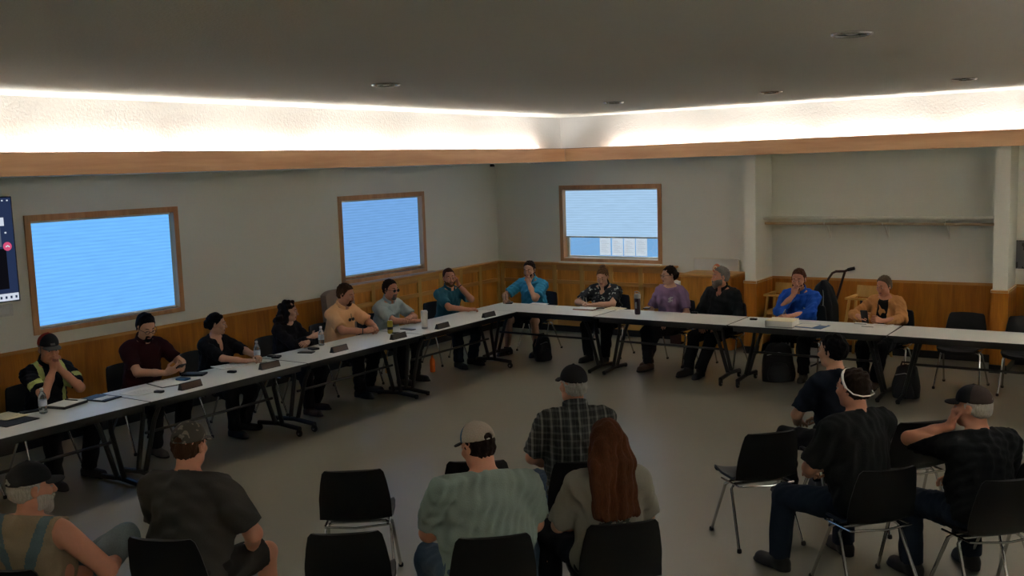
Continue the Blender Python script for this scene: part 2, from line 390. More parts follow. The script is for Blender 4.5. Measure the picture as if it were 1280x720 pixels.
MB().b2((W3[0], -.09, WZ[0]-.02), (W3[1], -.02, WZ[0]), .004).build('sill', M['shelf'], w3)
m, nt, out = new_mat('backlit_paper')
_t = nt.nodes.new('ShaderNodeBsdfTranslucent'); _d = nt.nodes.new('ShaderNodeBsdfDiffuse'); _m = nt.nodes.new('ShaderNodeMixShader'); _n = nt.nodes.new('ShaderNodeTexNoise'); _n.inputs['Scale'].default_value = 25
_r = nt.nodes.new('ShaderNodeMapRange'); _r.inputs[3].default_value = .6; _r.inputs[4].default_value = .75; nt.links.new(_n.outputs[0], _r.inputs[0]); nt.links.new(_r.outputs[0], _m.inputs[0])
_t.inputs[0].default_value = (1, .97, .93, 1); _d.inputs[0].default_value = (.8, .8, .78, 1)
nt.links.new(_d.outputs[0], _m.inputs[1]); nt.links.new(_t.outputs[0], _m.inputs[2]); nt.links.new(_m.outputs[0], out.inputs[0]); M['backlit'] = m
MB().b2((W3[0]+.064, .0, WZ[0]+.0502), (W3[1]-.064, .098, WZ[0]+.058), .001).build('inner_sill', M['shelf'], w3)
# notices hung on the glass of the back window
for k in range(4):
    px = [755, 770.5, 785.5, 800.5][k]
    c = spot(px, 305, 1, .11)
    def f(u, v, c=c): return (c[0]-.095+.19*u, .149+.004*math.sin(u*3), 1.22+.30*v)
    nt_ = MB().sheet(f, 6, 6, .0015).build('notice', M['backlit'])
    tag(nt_, ['white printed notice hung on back window, leftmost of the four', 'white printed notice on back window, second of the four from the left',
              'white printed notice on back window, third of the four from the left', 'white printed notice hung on back window, rightmost of the four'][k], 'notice', 'notices on the back window')
    mb = MB()
    for r in range(9): mb.b2((c[0]-.07, .1455, 1.27+.022*r), (c[0]+.07-.03*(r % 3), .1465, 1.2725+.022*r))
    mb.build('printed_line', M['greyplastic'], nt_, False)
    MB().b2((c[0]-.012, .143, 1.50), (c[0]+.012, .158, 1.545), .003).build('clip', M['black'], nt_)
cb = MB().tube([(1.6, 2.5, .85), (2.6, 2.2, 1.12), (4.2, 1.9, 1.50)], .012).build('outside_cable', M['whitep'])
tag(cb, 'white slanting cable outside the back window', 'cable')

# cove lamps; the right row is added to brighten the room
M['tube'] = emit('cove_tube', (1, .99, .945, 1), 50.0); M['tube_added'] = emit('cove_tube_added', (1, .99, .945, 1), 85.0)  # the second, stronger tube serves only the added right row
ORD = ['first', 'second', 'third', 'fourth', 'fifth', 'sixth', 'seventh', 'eighth', 'ninth']
def cove(p, q, txt, tm='tube'):
    p = Vector(p); q = Vector(q); L_ = (q-p).length
    t = empty('cove_lamp', (p+q)/2, math.atan2(q.y-p.y, q.x-p.x))
    MB().tube([(-L_/2+.03, 0, .035), (L_/2-.03, 0, .035)], .032, 14).build('lamp_tube', M[tm], t)
    MB().b2((-L_/2, -.03, -.025), (L_/2, .03, .012), .004).build('housing', M['white'], t)
    MB().b2((-L_/2, -.02, .012), (-L_/2+.03, .02, .055), .003).b2((L_/2-.03, -.02, .012), (L_/2, .02, .055), .003).build('lamp_holder', M['whitep'], t)
    tag(t, txt, 'light', 'cove lamps behind the fascia')
xl = UX+.047; zl = ZS+.055
gl = [-14.6, -13.3, -12.0, -10.65, -9.18, -7.70, -6.15, -4.52, -2.97, -1.36]
for i, (a, b_) in enumerate(zip(gl, gl[1:])):
    cove((xl, a+.05, zl), (xl, b_-.05, zl), 'cove light tube behind left fascia, %s of nine from the room corner' % ORD[8-i])
gb = [2.52, 4.0, 5.55, 7.03, 8.55, 10.2]
for i, (a, b_) in enumerate(zip(gb, gb[1:])):
    cove((a+.05, UY-.047, zl), (b_-.05, UY-.047, zl), 'cove light tube behind back fascia, %s of five from the room corner' % ORD[i])
for i, (a, b_) in enumerate(zip(gl[:-1], gl[1:])):  # added lamps out of view, throwing more light on the left wall
    cove((RX_+.155-.047, a+.05, zl), (RX_+.155-.047, b_-.05, zl), 'added fill light tube behind the unseen right fascia, %s of nine from the back wall' % ORD[8-i], 'tube_added')
# recessed downlights (off)
def downlight(x, y, z, txt):
    t = empty('downlight', (x, y, z))
    MB().torus((0, 0, -.006), .105, .012, sy=1).build('trim_ring', M['trimring'], t)
    mb = MB(); mb.lathe([(.0, -.001), (.098, -.001), (.098, -.004), (.085, -.003), (.0, -.002)]); mb.build('recess_shade', M['glossdark'], t)  # flat dark disc on the solid ceiling paints the shade inside the recess
    MB().lathe([(0, -.012), (.02, -.012), (.034, -.008), (.036, -.002), (0, -.002)]).build('bulb', M['whitep'], t)
    tag(t, txt, 'light', 'recessed downlights')
downlight(7.91, -7.76, ZC, 'recessed downlight in ceiling nearest the viewer, above the audience')
downlight(4.155, -7.445, ZC, 'recessed downlight in ceiling nearest the left cove')
downlight(4.065, -3.45, ZC, 'recessed downlight along the back cove, first of three from the room corner')
downlight(5.855, -3.33, ZC, 'recessed downlight along the back cove, second of three from the room corner')
downlight(7.705, -3.235, ZC, 'recessed downlight along the back cove, third of three from the room corner')
downlight(1.05, -.45, ZS, 'recessed downlight under the soffit in the room corner')
mb = MB().b2((.0, -.16, 2.655), (.05, -.11, 2.698), .006)
sn = mb.build('motion_detector', M['black']); tag(sn, 'small black motion sensor under the soffit at the room corner', 'sensor')
MB().lathe([(0, 0), (.016, .004), (.018, .012), (0, .016)], (.052, -.135, 2.67), 12, Matrix.Rotation(PI/2, 3, 'Y')).build('sensor_lens', M['glossdark'], sn)

# alcove shelf with rod
t = empty('coat_shelf', (6.145, -.19, 1.82))
MB().b2((-1.46, -.17, 0), (1.46, .185, .022), .003).build('board', M['shelf'], t)
MB().tube([(-1.46, -.10, -.06), (1.46, -.10, -.06)], .017, 12).build('hanging_rod', M['rod'], t)
for x in (5.5, 6.25, 7.0):
    x -= 6.145
    mb = MB(); mb.b2((x-.012, .165, -.27), (x+.012, .18, 0)); mb.b2((x-.012, -.15, -.014), (x+.012, .18, -.001))
    mb.tube([(x, .17, -.23), (x, .03, -.12), (x, -.13, -.015)], .009, 8); mb.torus((x, -.10, -.06), .021, .004, Matrix.Rotation(PI/2, 3, 'Y'), 16, 6)
    mb.build('bracket', M['shelf'], t)
tag(t, 'long white coat shelf with hanging rod across the alcove', 'shelf')
# ================================================================ FURNITURE
TZ = .745
def table(cx, cy, L_, along, txt, wheels=(False, False), W=.70):
    """folding table centred at cx, cy; along = 0: long side on x, 1: long side on y; wheels for the (low, high) end"""
    t = empty('folding_table', (cx, cy, 0), PI/2 if along else 0)
    mb = MB(); mb.b2((-L_/2+.004, -W/2, TZ-.022), (L_/2-.004, W/2, TZ), .003); mb.build('tabletop', M['laminate'], t)
    mb = MB()
    for s in (-1, 1):
        mb.b2((-L_/2+.004, s*(W/2+.003)-.003, TZ-.026), (L_/2-.004, s*(W/2+.003)+.003, TZ-.002))
        mb.b2((s*(L_/2-.002)-.002, -W/2, TZ-.026), (s*(L_/2-.002)+.002, W/2, TZ-.002))
    mb.build('edge_band', M['black'], t)
    mb = MB()
    for s in (-1, 1):
        mb.b2((-L_/2+.06, s*(W/2-.035)-.012, TZ-.075), (L_/2-.06, s*(W/2-.035)+.012, TZ-.022), .003)
        mb.b2((s*(L_/2-.08)-.012, -W/2+.03, TZ-.07), (s*(L_/2-.08)+.012, W/2-.03, TZ-.022), .003)
    mb.build('apron', M['blackmetal'], t)
    for i, s in enumerate((-1, 1)):
        xt, xb = s*(L_/2-.26), s*(L_/2-.10)
        zb = .095 if wheels[i] else .035
        mb = MB(); 
        for y in (-.05, .05):
            mb.tube([(xt, y*3, TZ-.05), ((xt*.7+xb*.3), y*1.6, TZ-.24), (xb, y, zb)], [.019, .021, .023], 10)
        mb.tube([(xb, -W/2+.05, zb-.01), (xb, 0, zb+.012), (xb, W/2-.05, zb-.01)], .024, 10)
        mb.tube([(xt, -W/2+.07, TZ-.055), (xt, W/2-.07, TZ-.055)], .014, 8)
        lg = mb.build('leg', M['blackmetal'], t)
        for y in (-W/2+.06, W/2-.06):
            mb = MB()
            if wheels[i]:
                mb.lathe([(.015, -.014), (.034, -.012), (.038, 0), (.034, .012), (.015, .014)], (xb, y, .038), 18, Matrix.Rotation(PI/2, 3, 'Y'))
                mb.mi = 1; mb.lathe([(.013, -.017), (.013, .017)], (xb, y, .038), 12, Matrix.Rotation(PI/2, 3, 'Y'))
                mb.mi = 2; mb.b2((xb-.022, y-.012, .04), (xb-.017, y+.012, .09), .002); mb.b2((xb+.017, y-.012, .04), (xb+.022, y+.012, .09), .002)
                mb.build('caster', [M['rubber'], M['greyplastic'], M['blackmetal']], lg)
            else:
                mb.lathe([(.02, 0), (.022, .012), (.012, .022)], (xb, y, 0), 12); mb.build('glide', M['rubber'], lg)
    mb = MB(); a = L_/2-.17
    mb.tube([(-a, 0, .385), (a, 0, .385)], .014, 8); mb.build('stretcher', M['blackmetal'], t)
    tag(t, txt, 'table', 'meeting tables')
    return t
LT = [(-10.28, -8.455), (-8.445, -6.60), (-6.59, -4.735), (-4.725, -2.79)]
lt_txt = ['grey folding table nearest the viewer in the left row, under the open folder and notebook', 'grey folding table in the left row in front of the man in maroon shirt',
          'grey folding table in the left row in front of the man in orange shirt', 'grey folding table in the left row holding the white tumbler, before the corner']
for (a, b_), s, w in zip(LT, lt_txt, [(0, 0), (0, 1), (1, 0), (0, 1)]):
    table(1.855, (a+b_)/2, b_-a, 1, s, w)
BT = [(1.505, 3.355), (3.365, 5.125), (5.135, 6.915), (6.925, 8.74)]
bt_txt = ['grey folding table at the room corner in front of the man in turquoise shirt', 'grey folding table in the back row holding the purple tumbler',
          'grey folding table in the back row holding the thick binder', 'empty grey folding table at the right end of the back row']
for (a, b_), s, w in zip(BT, bt_txt, [(1, 0), (0, 1), (1, 0), (0, 0)]):
    table((a+b_)/2, -2.43, b_-a, 0, s, w)

# ---- stacking chair, faces +Y, origin on the floor under the seat centre
def make_chair():
    t = empty('stacking_chair', (0, 0, 0))
    SZ = .445
    def prof(s):    # s 0..1 : front lip to top of back -> y, z, half width
        pts = [(0, .225, -.035, .195), (.05, .222, -.008, .21), (.12, .19, .004, .222), (.3, .06, -.008, .23), (.46, -.10, -.006, .228), (.54, -.175, .022, .226),
               (.60, -.205, .075, .226), (.72, -.232, .18, .222), (.86, -.258, .29, .205), (.95, -.275, .355, .19), (1, -.283, .375, .172)]
        q = [np.interp(s, [p[0] for p in pts], [p[k] for p in pts]) for k in (1, 2, 3)]
        return q
    def f(s0, s1):
        def g(u, v):
            s = s0+(s1-s0)*v; y, z, w = prof(s); x = (2*u-1)
            up = .030*abs(x)**3*(1 if s < .55 else 0); fw = .045*abs(x)**2.5*(1 if s > .62 else max(0, (s-.5)/.12))
            return (x*w, y+fw, SZ+z+up)
        return g
    MB().sheet(f(0, .585), 14, 22, .016).build('seat', M['vinyl'], t)
    MB().sheet(f(.58, 1), 14, 16, .016).build('backrest', M['vinyl'], t)
    for sx in (-1, 1):
        for sy in (-1, 1):
            mb = MB(); mb.tube([(sx*.175, sy*.035, SZ-.03), (sx*.205, sy*.05, SZ-.055), (sx*.238, sy*.225-.012, .012)], .0105, 10)
            lg = mb.build('leg', M['chrome'], t)
            MB().lathe([(.012, 0), (.016, .003), (.016, .022), (.011, .03)], (sx*.2385, sy*.2265-.012, 0), 10).build('foot_cap', M['rubber'], lg)
    mb = MB()
    for y in (.035, -.035): mb.tube([(-.178, y, SZ-.03), (.178, y, SZ-.03)], .010, 8)
    mb.tube([(-.20, -.155, SZ-.012), (-.19, -.19, SZ-.002), (0, -.215, SZ-.008), (.19, -.19, SZ-.002), (.20, -.155, SZ-.012)], .007, 8)
    for s in (-1, 1): mb.tube([(s*.20, -.155, SZ-.012), (s*.20, .12, SZ-.03)], .007, 8)
    mb.build('seat_frame', M['chrome'], t)
    return t
CH0 = make_chair(); _first = [True]
def chair(x, y, face, txt, group='black stacking chairs'):
    """face: world angle of the direction the sitter looks, degrees from +X"""
    if _first[0]: c = CH0; _first[0] = False
    else: c = copy_tree(CH0)
    c.location = (x, y, 0); c.rotation_euler.z = math.radians(face-90)
    tag(c, txt, 'chair', group); return c
chair(7.45, -1.62, -93, 'empty black chair behind the bare right end table, nearer the orange jacket woman')
chair(8.10, -1.68, -88, 'empty black chair behind the bare right end table, at the right picture edge')
chair(5.17, -9.08, 127, 'empty black chair in audience between grey-shirt man and white-cap man, farther from viewer')
chair(5.88, -9.90, 127, 'empty black chair in lower foreground beside the pale shirt man')
chair(7.09, -7.11, 137, 'empty black chair left of the man with headband sunglasses')
chair(5.75, -8.55, 124, 'black chair mostly hidden in front of the man in white cap')
chair(7.92, -6.36, 132, 'empty black chair under the raised elbow of the grey haired cap man')
chair(8.76, -6.97, 132, 'black chair at the right picture edge beside the grey haired cap man')
chair(1.12, -9.55, 0, 'black chair at the left edge beside the man in striped work shirt')

# ---- oak cabinet
t = empty('oak_cabinet', (3.93, -.315, 0))
w, d, h = .76, .57, 1.055
mb = MB(); mb.b2((-w/2, -d/2+.02, .08), (w/2, d/2, h-.035)); mb.b2((-w/2+.02, -d/2+.06, 0), (w/2-.02, d/2, .08)); mb.build('body', M['woodc'], t, False)
MB().b2((-w/2-.02, -d/2-.015, h-.035), (w/2+.012, d/2, h), .006).build('top', M['woodx'], t)
for s in (-1, 1):
    mb = MB(); x0, x1 = (-w/2+.01, -.004) if s < 0 else (.004, w/2-.01)
    mb.b2((x0, -d/2, .10), (x1, -d/2+.02, h-.05), .003)
    dr = mb.build('door', M['woodc'], t, False)
    MB().lathe([(.006, 0), (.006, .012), (.014, .018), (.012, .026), (0, .028)], (x1-.04 if s < 0 else x0+.04, -d/2, .75), 14, Matrix.Rotation(PI/2, 3, 'X')).build('knob', M['brass'], dr)
tag(t, 'oak cabinet with overhanging top against the back wall', 'cabinet')
t = empty('framed_board', (3.86, -.05, h))
mb = MB(); mb.b2((-.34, .012, 0), (.34, .026, .17)); mb.build('board', M['paper'], t, False)
mb = MB()
for lo, hi in (((-.35, .004, 0), (.35, .03, .014)), ((-.35, .004, .166), (.35, .03, .18)), ((-.35, .004, .014), (-.336, .03, .166)), ((.336, .004, .014), (.35, .03, .166))): mb.b2(lo, hi, .002)
mb.build('frame', M['shelf'], t)
tag(t, 'long low white framed board standing on the oak cabinet', 'board')
t = empty('orange_ornament', (3.97, -.27, h))
M['ornament'] = plain('orange_glaze', (.62, .17, .06, 1), .45, scale=20, var=.3)
mb = MB()
mb.lathe([(.01, 0), (.045, .004), (.062, .03), (.06, .07), (.042, .105), (.02, .122), (.006, .128)]); mb.build('body', M['ornament'], t)
MB().torus((0, -.058, .066), .026, .008, Matrix.Rotation(PI/2, 3, 'X')).build('ring', M['cream'], t)
tag(t, 'small round orange ornament on the oak cabinet', 'ornament')
# low crate between cabinet and panelling
t = empty('storage_bin', (3.37, -.30, 0))
M['bin'] = plain('dark_bin', (.055, .02, .018, 1), .6)
mb = MB(); mb.lathe([(.0, 0), (.12, 0), (.145, .80), (.15, .84), (.13, .84), (.12, .82), (0, .82)], (0, 0, 0), 4, Matrix.Rotation(PI/4, 3, 'Z')); mb.build('body', M['bin'], t, False)
mb = MB(); mb.sheet(lambda u, v: (-.10+.2*u, -.10+.2*v, .90+.02*math.sin(u*7)*math.cos(v*6)), 12, 12, .07); mb.build('folded_cloth', M['paper'], t)
tag(t, 'dark red bin topped with folded white cloth between panelling and cabinet', 'bin')

# ---- wooden high chairs
def make_high_chair():
    t = empty('high_chair', (0, 0, 0))      # faces -Y
    for sx in (-1, 1):
        for sy in (-1, 1):
            MB().tube([(sx*.17, sy*.13, .71), (sx*.245, sy*.25, 0)], .019, 8).build('leg', M['beech'], t)
    mb = MB()
    for sx in (-1, 1): mb.b2((sx*.185-.02, -.20, .70), (sx*.185+.02, .19, .725), .005)
    mb.b2((-.205, -.215, .70), (.205, -.175, .725), .005); mb.build('arm_rail', M['beech'], t)
    mb = MB(); mb.sheet(lambda u, v: (-.19+.38*u, .19-.03*math.sin(PI*u)+.04*v, .70+.13*v), 10, 3, .018); mb.build('backrest', M['beech'], t)
    MB().b2((-.17, -.14, .50), (.17, .17, .52), .005).build('seat', M['beech'], t)
    mb = MB()
    for z, k in ((.25, 1.28), (.50, 1.06)):
        for sy in (-1, 1): mb.b2((-.175*k, sy*(.145*k)-.012, z-.02), (.175*k, sy*(.145*k)+.012, z+.02), .004)
        for sx in (-1, 1): mb.b2((sx*.178*k-.012, -.145*k, z-.02), (sx*.178*k+.012, .145*k, z+.02), .004)
    mb.build('stretcher', M['beech'], t)
    mb = MB(); mb.tube([(0, -.195, .705), (0, -.17, .60), (0, -.12, .522)], .017, 8); mb.build('strap', M['black'], t)
    return t
hc = make_high_chair(); hc.location = (4.98, -.38, 0); hc.scale = (1.03, 1, 1.13)
tag(hc, 'pale wooden high chair in the alcove behind the man in blue', 'high chair', 'wooden high chairs')
h2 = copy_tree(hc); h2.location = (6.07, -.36, 0); h2.rotation_euler.z = -.06
tag(h2, 'pale wooden high chair in the alcove right of the hand truck', 'high chair', 'wooden high chairs')

# ---- hand truck leaning by the alcove
t = empty('hand_truck', (5.72, -.72, 0), .0)
mb = MB()
for dx in (0, .20):
    mb.tube([(dx-.10-.22, -.02, .12), (dx-.09-.11, .06, .62), (dx-.075, .13, 1.06), (dx-.03, .15, 1.135), (dx+.02, .155, 1.16)] if dx == 0 else
            [(dx-.10-.22, -.02, .12), (dx-.09-.11, .06, .62), (dx-.07, .15, 1.155)], .016, 10)
mb.tube([(.01, .155, 1.158), (.13, .15, 1.165), (.20, .15, 1.20), (.25, .15, 1.205)], .017, 10)
for z in (.3, .55, .8): mb.tube([(-.095-.22*(1.1-z), -.02+.16*(z-.12)/1, z), (.105-.22*(1.1-z), -.02+.16*(z-.12), z)], .011, 8)
mb.build('frame', M['darkred'], t)
MB().tube([(.17, .15, 1.185), (.255, .15, 1.207)], .022, 10).build('grip', M['rubber'], t)
MB().b2((-.38, -.25, .012), (-.06, -.02, .022), .003).b2((-.33, -.03, .012), (-.11, -.012, .16), .003).build('toe_plate', M['steel'], t)
for s in (-1, 1):
    MB().lathe([(.03, -.025), (.11, -.025), (.125, 0), (.11, .025), (.03, .025)], (s*.20-.22, .05, .125), 20, Matrix.Rotation(PI/2, 3, 'Y')).build('wheel', M['rubber'], t)
MB().tube([(-.42, .05, .125), (-.02, .05, .125)], .012, 8).build('axle', M['steel'], t)
tag(t, 'dark red hand truck with tall bent handle in front of the alcove', 'hand truck')

# ---- mauve armchair by the left wall
t = empty('armchair', (.55, -4.15, 0), -PI/2)
mb = MB(); mb.sheet(lambda u, v: (-.27+.54*u, -.24-.05*v-.03*math.sin(PI*u), .50+.62*v-.05*(2*abs(u-.5))**4*v), 14, 14, .09); mb.build('backrest', M['mauve'], t)
MB().box((0, .02, .43), (.56, .56, .12), None, .04).build('seat', M['mauve'], t)
for s in (-1, 1):
    MB().tube([(s*.31, .27, 0), (s*.31, .27, .60), (s*.31, .24, .66), (s*.31, -.25, .64), (s*.31, -.30, 0)], .02, 8).build('armrest', M['beech'], t)
tag(t, 'mauve upholstered armchair by left wall behind orange-shirt man', 'armchair')

# ---- television
p0 = spot(16, 245, 0, .07); 
t = empty('television', (.07, -8.30, 1.50))
TWd, THt = 1.75, 1.02
mb = MB(); mb.b2((-.035, -TWd, 0), (.0, 0, THt), .006); mb.build('bezel', M['black'], t)
M['scr'] = emit('screen_navy', (.018, .03, .075, 1), 1.0); M['scrw'] = emit('screen_white', (.75, .82, .95, 1), .75); M['scrg'] = emit('screen_grey', (.10, .12, .16, 1), 1.0)
M['scrr'] = emit('screen_red', (.75, .10, .22, 1), .8); M['scrd'] = emit('screen_dark', (.004, .004, .006, 1), 1)
def scr(name, y0, y1, z0, z1, m, dx, par): return MB().b2((dx-.001, y0, z0), (dx, y1, z1)).build(name, m, par, False)
s = scr('screen', -TWd+.012, -.012, .012, THt-.012, M['scr'], .0015, t)
scr('taskbar', -TWd+.012, -.014, .014, .085, M['scrw'], .003, s)
scr('video_tile', -TWd+.03, -.10, .13, .52, M['scrd'], .003, s)
scr('video_tile', -TWd+.03, -.14, .54, .92, M['scrg'], .003, s)
scr('shared_tile', -.26, -.10, .74, .82, M['scrw'], .0045, s)
mb = MB(); mb.lathe([(0, 0), (.042, 0), (.042, .003), (0, .003)], (.003, -.085, .54), 24, Matrix.Rotation(PI/2, 3, 'Y')); cbn = mb.build('call_button', M['scrr'], s)
MB().tube([(.008, -.103, .535), (.009, -.085, .548), (.008, -.067, .535)], .006, 8).build('call_icon', M['scrw'], cbn)
scr('menu_icon', -.10, -.082, .665, .68, M['scrw'], .003, s)
mb = MB(); mb.mi = 0
for k in range(3): mb.b2((.002, -.055-.05*k, .975), (.003, -.04-.05*k, .988))
mb.build('window_buttons', M['scrw'], s, False)
mb = MB()
for k in range(5): mb.b2((.003, -.05-.05*k, .035), (.0042, -.03-.05*k, .06))
mb.build('taskbar_icons', M['scr'], s, False)
MB().b2((-.068, -1.2, .3), (-.034, -.6, .75)).build('wall_mount', M['blackmetal'], t)
tag(t, 'wall television showing a dark video call at left edge', 'television')
t = MB().b2((0, -8.75, 1.36), (.03, -8.36, 1.475), .004).build('wall_panel', M['whitep'])
MB().b2((.03, -8.60, 1.385), (.032, -8.40, 1.45)).build('face_plate', M['paper'], t, False)
tag(t, 'small white panel on the wall under the television', 'panel')

# ---- right end of the back wall: picture, coat, steel cabinet
t = empty('framed_picture', (8.06, -.001, 1.17))
M['pic'] = patterned('picture_print', (.10, .10, .11, 1), (.02, .02, .022, 1), 7, .5, rough=.4)
mb = MB(); mb.b2((-.33, -.014, .03), (.33, -.006, .38)); mb.build('print', M['pic'], t, False)
mb = MB()
for lo, hi in (((-.36, -.022, 0), (.36, 0, .03)), ((-.36, -.022, .38), (.36, 0, .41)), ((-.36, -.022, .03), (-.33, 0, .38)), ((.33, -.022, .03), (.36, 0, .38))): mb.b2(lo, hi, .002)
mb.build('frame', M['shelf'], t)
tag(t, 'dark framed picture on the wall right of alcove', 'picture')
t = empty('steel_cabinet', (8.45, -.29, 0))
mb = MB(); mb.b2((-.40, -.24, .06), (.40, .26, 1.12), .006); mb.b2((-.37, -.2, 0), (.37, .22, .06)); mb.build('body', M['steel'], t)
for s in (-1, 1):
    mb = MB(); mb.b2((s*.2-.19, -.258, .09), (s*.2+.19, -.24, 1.09), .004); dr = mb.build('door', M['steel'], t)
    MB().b2((s*.04-.008, -.275, .6), (s*.04+.008, -.258, .72), .003).build('handle', M['chrome'], dr)
tag(t, 'grey steel cabinet right of the alcove at picture edge', 'cabinet')
t = MB().sheet(lambda u, v: (-.055+.11*u, 0, -.05+.10*v), 2, 2, .002).build('yellow_note', M['cream'], None, False, (8.16, -.551, .84))
t.rotation_euler.y = .5; tag(t, 'small yellow note stuck on the steel cabinet door', 'note')
# ================================================================ THINGS ON THE TABLES AND FLOOR
T0 = TZ+.0005
def on(px, py): p = spot(px, py, 2, TZ); return float(p[0]), float(p[1])
def sheetpaper(name, px, py, w, d, rz, mat_, th, txt, cat='paper', lines=True, z=T0, curl=.004):
    x, y = on(px, py)
    o = MB().sheet(lambda u, v: (w*(u-.5), d*(v-.5), th+curl*(2*abs(v-.5))**4), 6, 10, th).build(name, mat_, None, True, (x, y, z), rz)
    if lines:
        mb = MB()
        for k in range(6): mb.b2((-w*.38, d*(-.34+.12*k), th+.0002), (w*(.36-.1*(k % 3)), d*(-.335+.12*k)+.004, th+.0007))
        mb.build('printed_line', M['greyplastic'], o, False)
    tag(o, txt, cat); return o
def slab(name, px, py, dims, rz, mat_, txt, cat, bev=.004, z=T0, detail=None):
    x, y = on(px, py)
    o = MB().b2((-dims[0]/2, -dims[1]/2, 0), (dims[0]/2, dims[1]/2, dims[2]), bev).build(name, mat_, None, True, (x, y, z), rz)
    if detail == 'screen': MB().b2((-dims[0]/2+.005, -dims[1]/2+.009, dims[2]), (dims[0]/2-.005, dims[1]/2-.009, dims[2]+.0008)).build('screen', M['lens'], o, False)
    if detail == 'button':
        MB().lathe([(0, 0), (.006, 0), (.006, .002), (0, .003)], (0, dims[1]*.25, dims[2]), 12).build('button', M['greyplastic'], o)
        MB().lathe([(0, 0), (.010, 0), (.009, .002), (0, .003)], (0, -dims[1]*.2, dims[2]), 12).build('pickup', M['glossdark'], o)
    tag(o, txt, cat); return o
def bottle(px, py, h, r, txt, z=T0, cap='whitep', body='water', lab='labelw', xy=None):
    x, y = xy if xy else on(px, py)
    t = empty('drink_bottle', (x, y, z)); k = h/.2
    MB().lathe([(0, .004), (r*.7, 0), (r, .008*k), (r*.93, .03*k), (r, .05*k), (r*.96, .075*k), (r, .10*k), (r, .125*k), (r*.82, .15*k), (r*.42, .172*k), (r*.36, .183*k), (0, .184*k)]).build('bottle', M[body], t)
    MB().lathe([(r*1.01, .062*k), (r*1.015, .064*k), (r*1.015, .108*k), (r*1.01, .11*k)]).build('paper_label', M[lab], t)
    MB().lathe([(r*.40, .180*k), (r*.43, .182*k), (r*.43, .2*k), (0, .201*k)]).build('cap', M[cap], t)
    tag(t, txt, 'bottle'); return t
def nameplate(px, py, rz, txt, m='plate'):
    x, y = on(px, py); t = empty('name_plate', (x, y, T0), rz)
    mb = MB(); L_ = .235
    f0 = [(-.03, 0), (.03, 0), (.006, .062), (-.006, .062)]
    vs = [[mb.bm.verts.new((s*L_/2, a, b_)) for a, b_ in f0] for s in (-1, 1)]
    for k in range(4): mb.bm.faces.new((vs[0][k], vs[0][(k+1) % 4], vs[1][(k+1) % 4], vs[1][k]))
    mb.bm.faces.new(vs[0][::-1]); mb.bm.faces.new(vs[1]); mb.build('holder', M['black'], t, False)
    th = math.atan2(.024, .062)
    mb = MB(); mb.box((0, -.0195, .031), (L_-.012, .003, .052), Matrix.Rotation(-th, 3, 'X')); mb.build('engraved_face', M[m], t, False)
    tag(t, txt, 'name plate', 'name plates along the left tables')
E_ = PI/2
# left row, from the near end
sheetpaper('paper_sheet', 10, 522, .20, .27, E_+.1, M['cream'], .004, 'cream paper in open folder at the left picture edge', z=T0+.0085)
slab('open_folder', 8, 526, (.30, .42, .008), E_+.1, M['leather'], 'black folder under the cream paper at the left picture edge', 'folder', z=T0-.0003+0)
bottle(54.5, 517, .215, .033, 'clear water bottle in front of the man in striped work shirt')
slab('smartphone', 38, 515, (.085, .16, .010), -.3, M['black'], 'black phone lying left of the water bottle and open notebook', 'phone', detail='screen')
nb = slab('notebook', 84, 507, (.27, .20, .022), E_+.25, M['leather'], 'thick notebook with white pages in front of the striped work shirt man', 'notebook')
MB().b2((-.13, -.095, .022), (.13, .095, .030), .003).build('page_block', M['paper'], nb)
x, y = on(90, 505); pn = MB().tube([(-.07, 0, 0), (.055, 0, 0), (.07, 0, 0)], [.005, .005, .0015], 8).build('pen', M['black'], None, True, (x, y, T0+.0355), .25)
MB().tube([(-.07, 0, .006), (-.03, 0, .006)], .0015, 6).build('pocket_clip', M['chrome'], pn); tag(pn, 'black pen lying on the open notebook', 'pen')
tb = slab('tablet', 126, 498.5, (.20, .29, .012), E_+.2, M['leather'], 'black tablet folio left of the loose papers at the table joint', 'tablet')
MB().sheet(lambda u, v: (-.09+.16*u, -.10+.10*v, .0135+.001*math.sin(u*6)), 6, 4, .001).build('paper_slip', M['paper'], tb)
sheetpaper('paper_sheet', 178, 490, .30, .24, E_+.15, M['paper'], .004, 'loose white papers left of the clipboard in front of the maroon shirt man')
cl = slab('clipboard', 207, 480, (.23, .31, .006), .2-E_*0+1.2, M['leather'], 'dark clipboard with white sheet in front of the maroon shirt man', 'clipboard')
MB().b2((-.105, -.145, .006), (.105, .125, .010), .001).build('paper_sheet', M['paper'], cl); MB().b2((-.05, .125, .006), (.05, .15, .018), .003).build('clip', M['chrome'], cl)
mics = [(199, 491, 'beside the clipboard'), (290, 466, 'in front of the notepad of the black-haired woman'), (345, 448, 'right of the second name plate and water bottle'),
        (868, 392, 'in front of the grey-bearded man'), (942, 400, 'left of the thick binder')]
for px, py, s in mics: slab('desk_microphone', px, py, (.085, .045, .022), .3 if px < 600 else .1, M['black'], 'small black desk microphone ' + s, 'microphone', .006, detail='button')
for i, (px, py, s) in enumerate([(238, 485, 'brown name plate before maroon-shirt man, nearest the viewer'), (337, 460, 'brown name plate between the two black-haired women'), (424, 439, 'brown name plate left of the yellow can, by orange shirt man'),
                  (498, 423, 'dark name plate beside the yellow can'), (553, 410, 'dark name plate right of the white tumbler'), (611, 396, 'dark name plate nearest the room corner')]):
    nameplate(px, py, E_+.03*(-1)**i, s, 'plate' if i < 3 else 'plateblack')
slab('zip_case', 243, 469, (.13, .22, .022), E_+.5, M['leather'], 'black zip case at the elbow of the maroon shirt man', 'case', .008)
slab('blue_pouch', 229, 475, (.08, .12, .020), E_+.2, M['bluef'], 'small blue pouch leaning by the black zip case', 'pouch', .008)
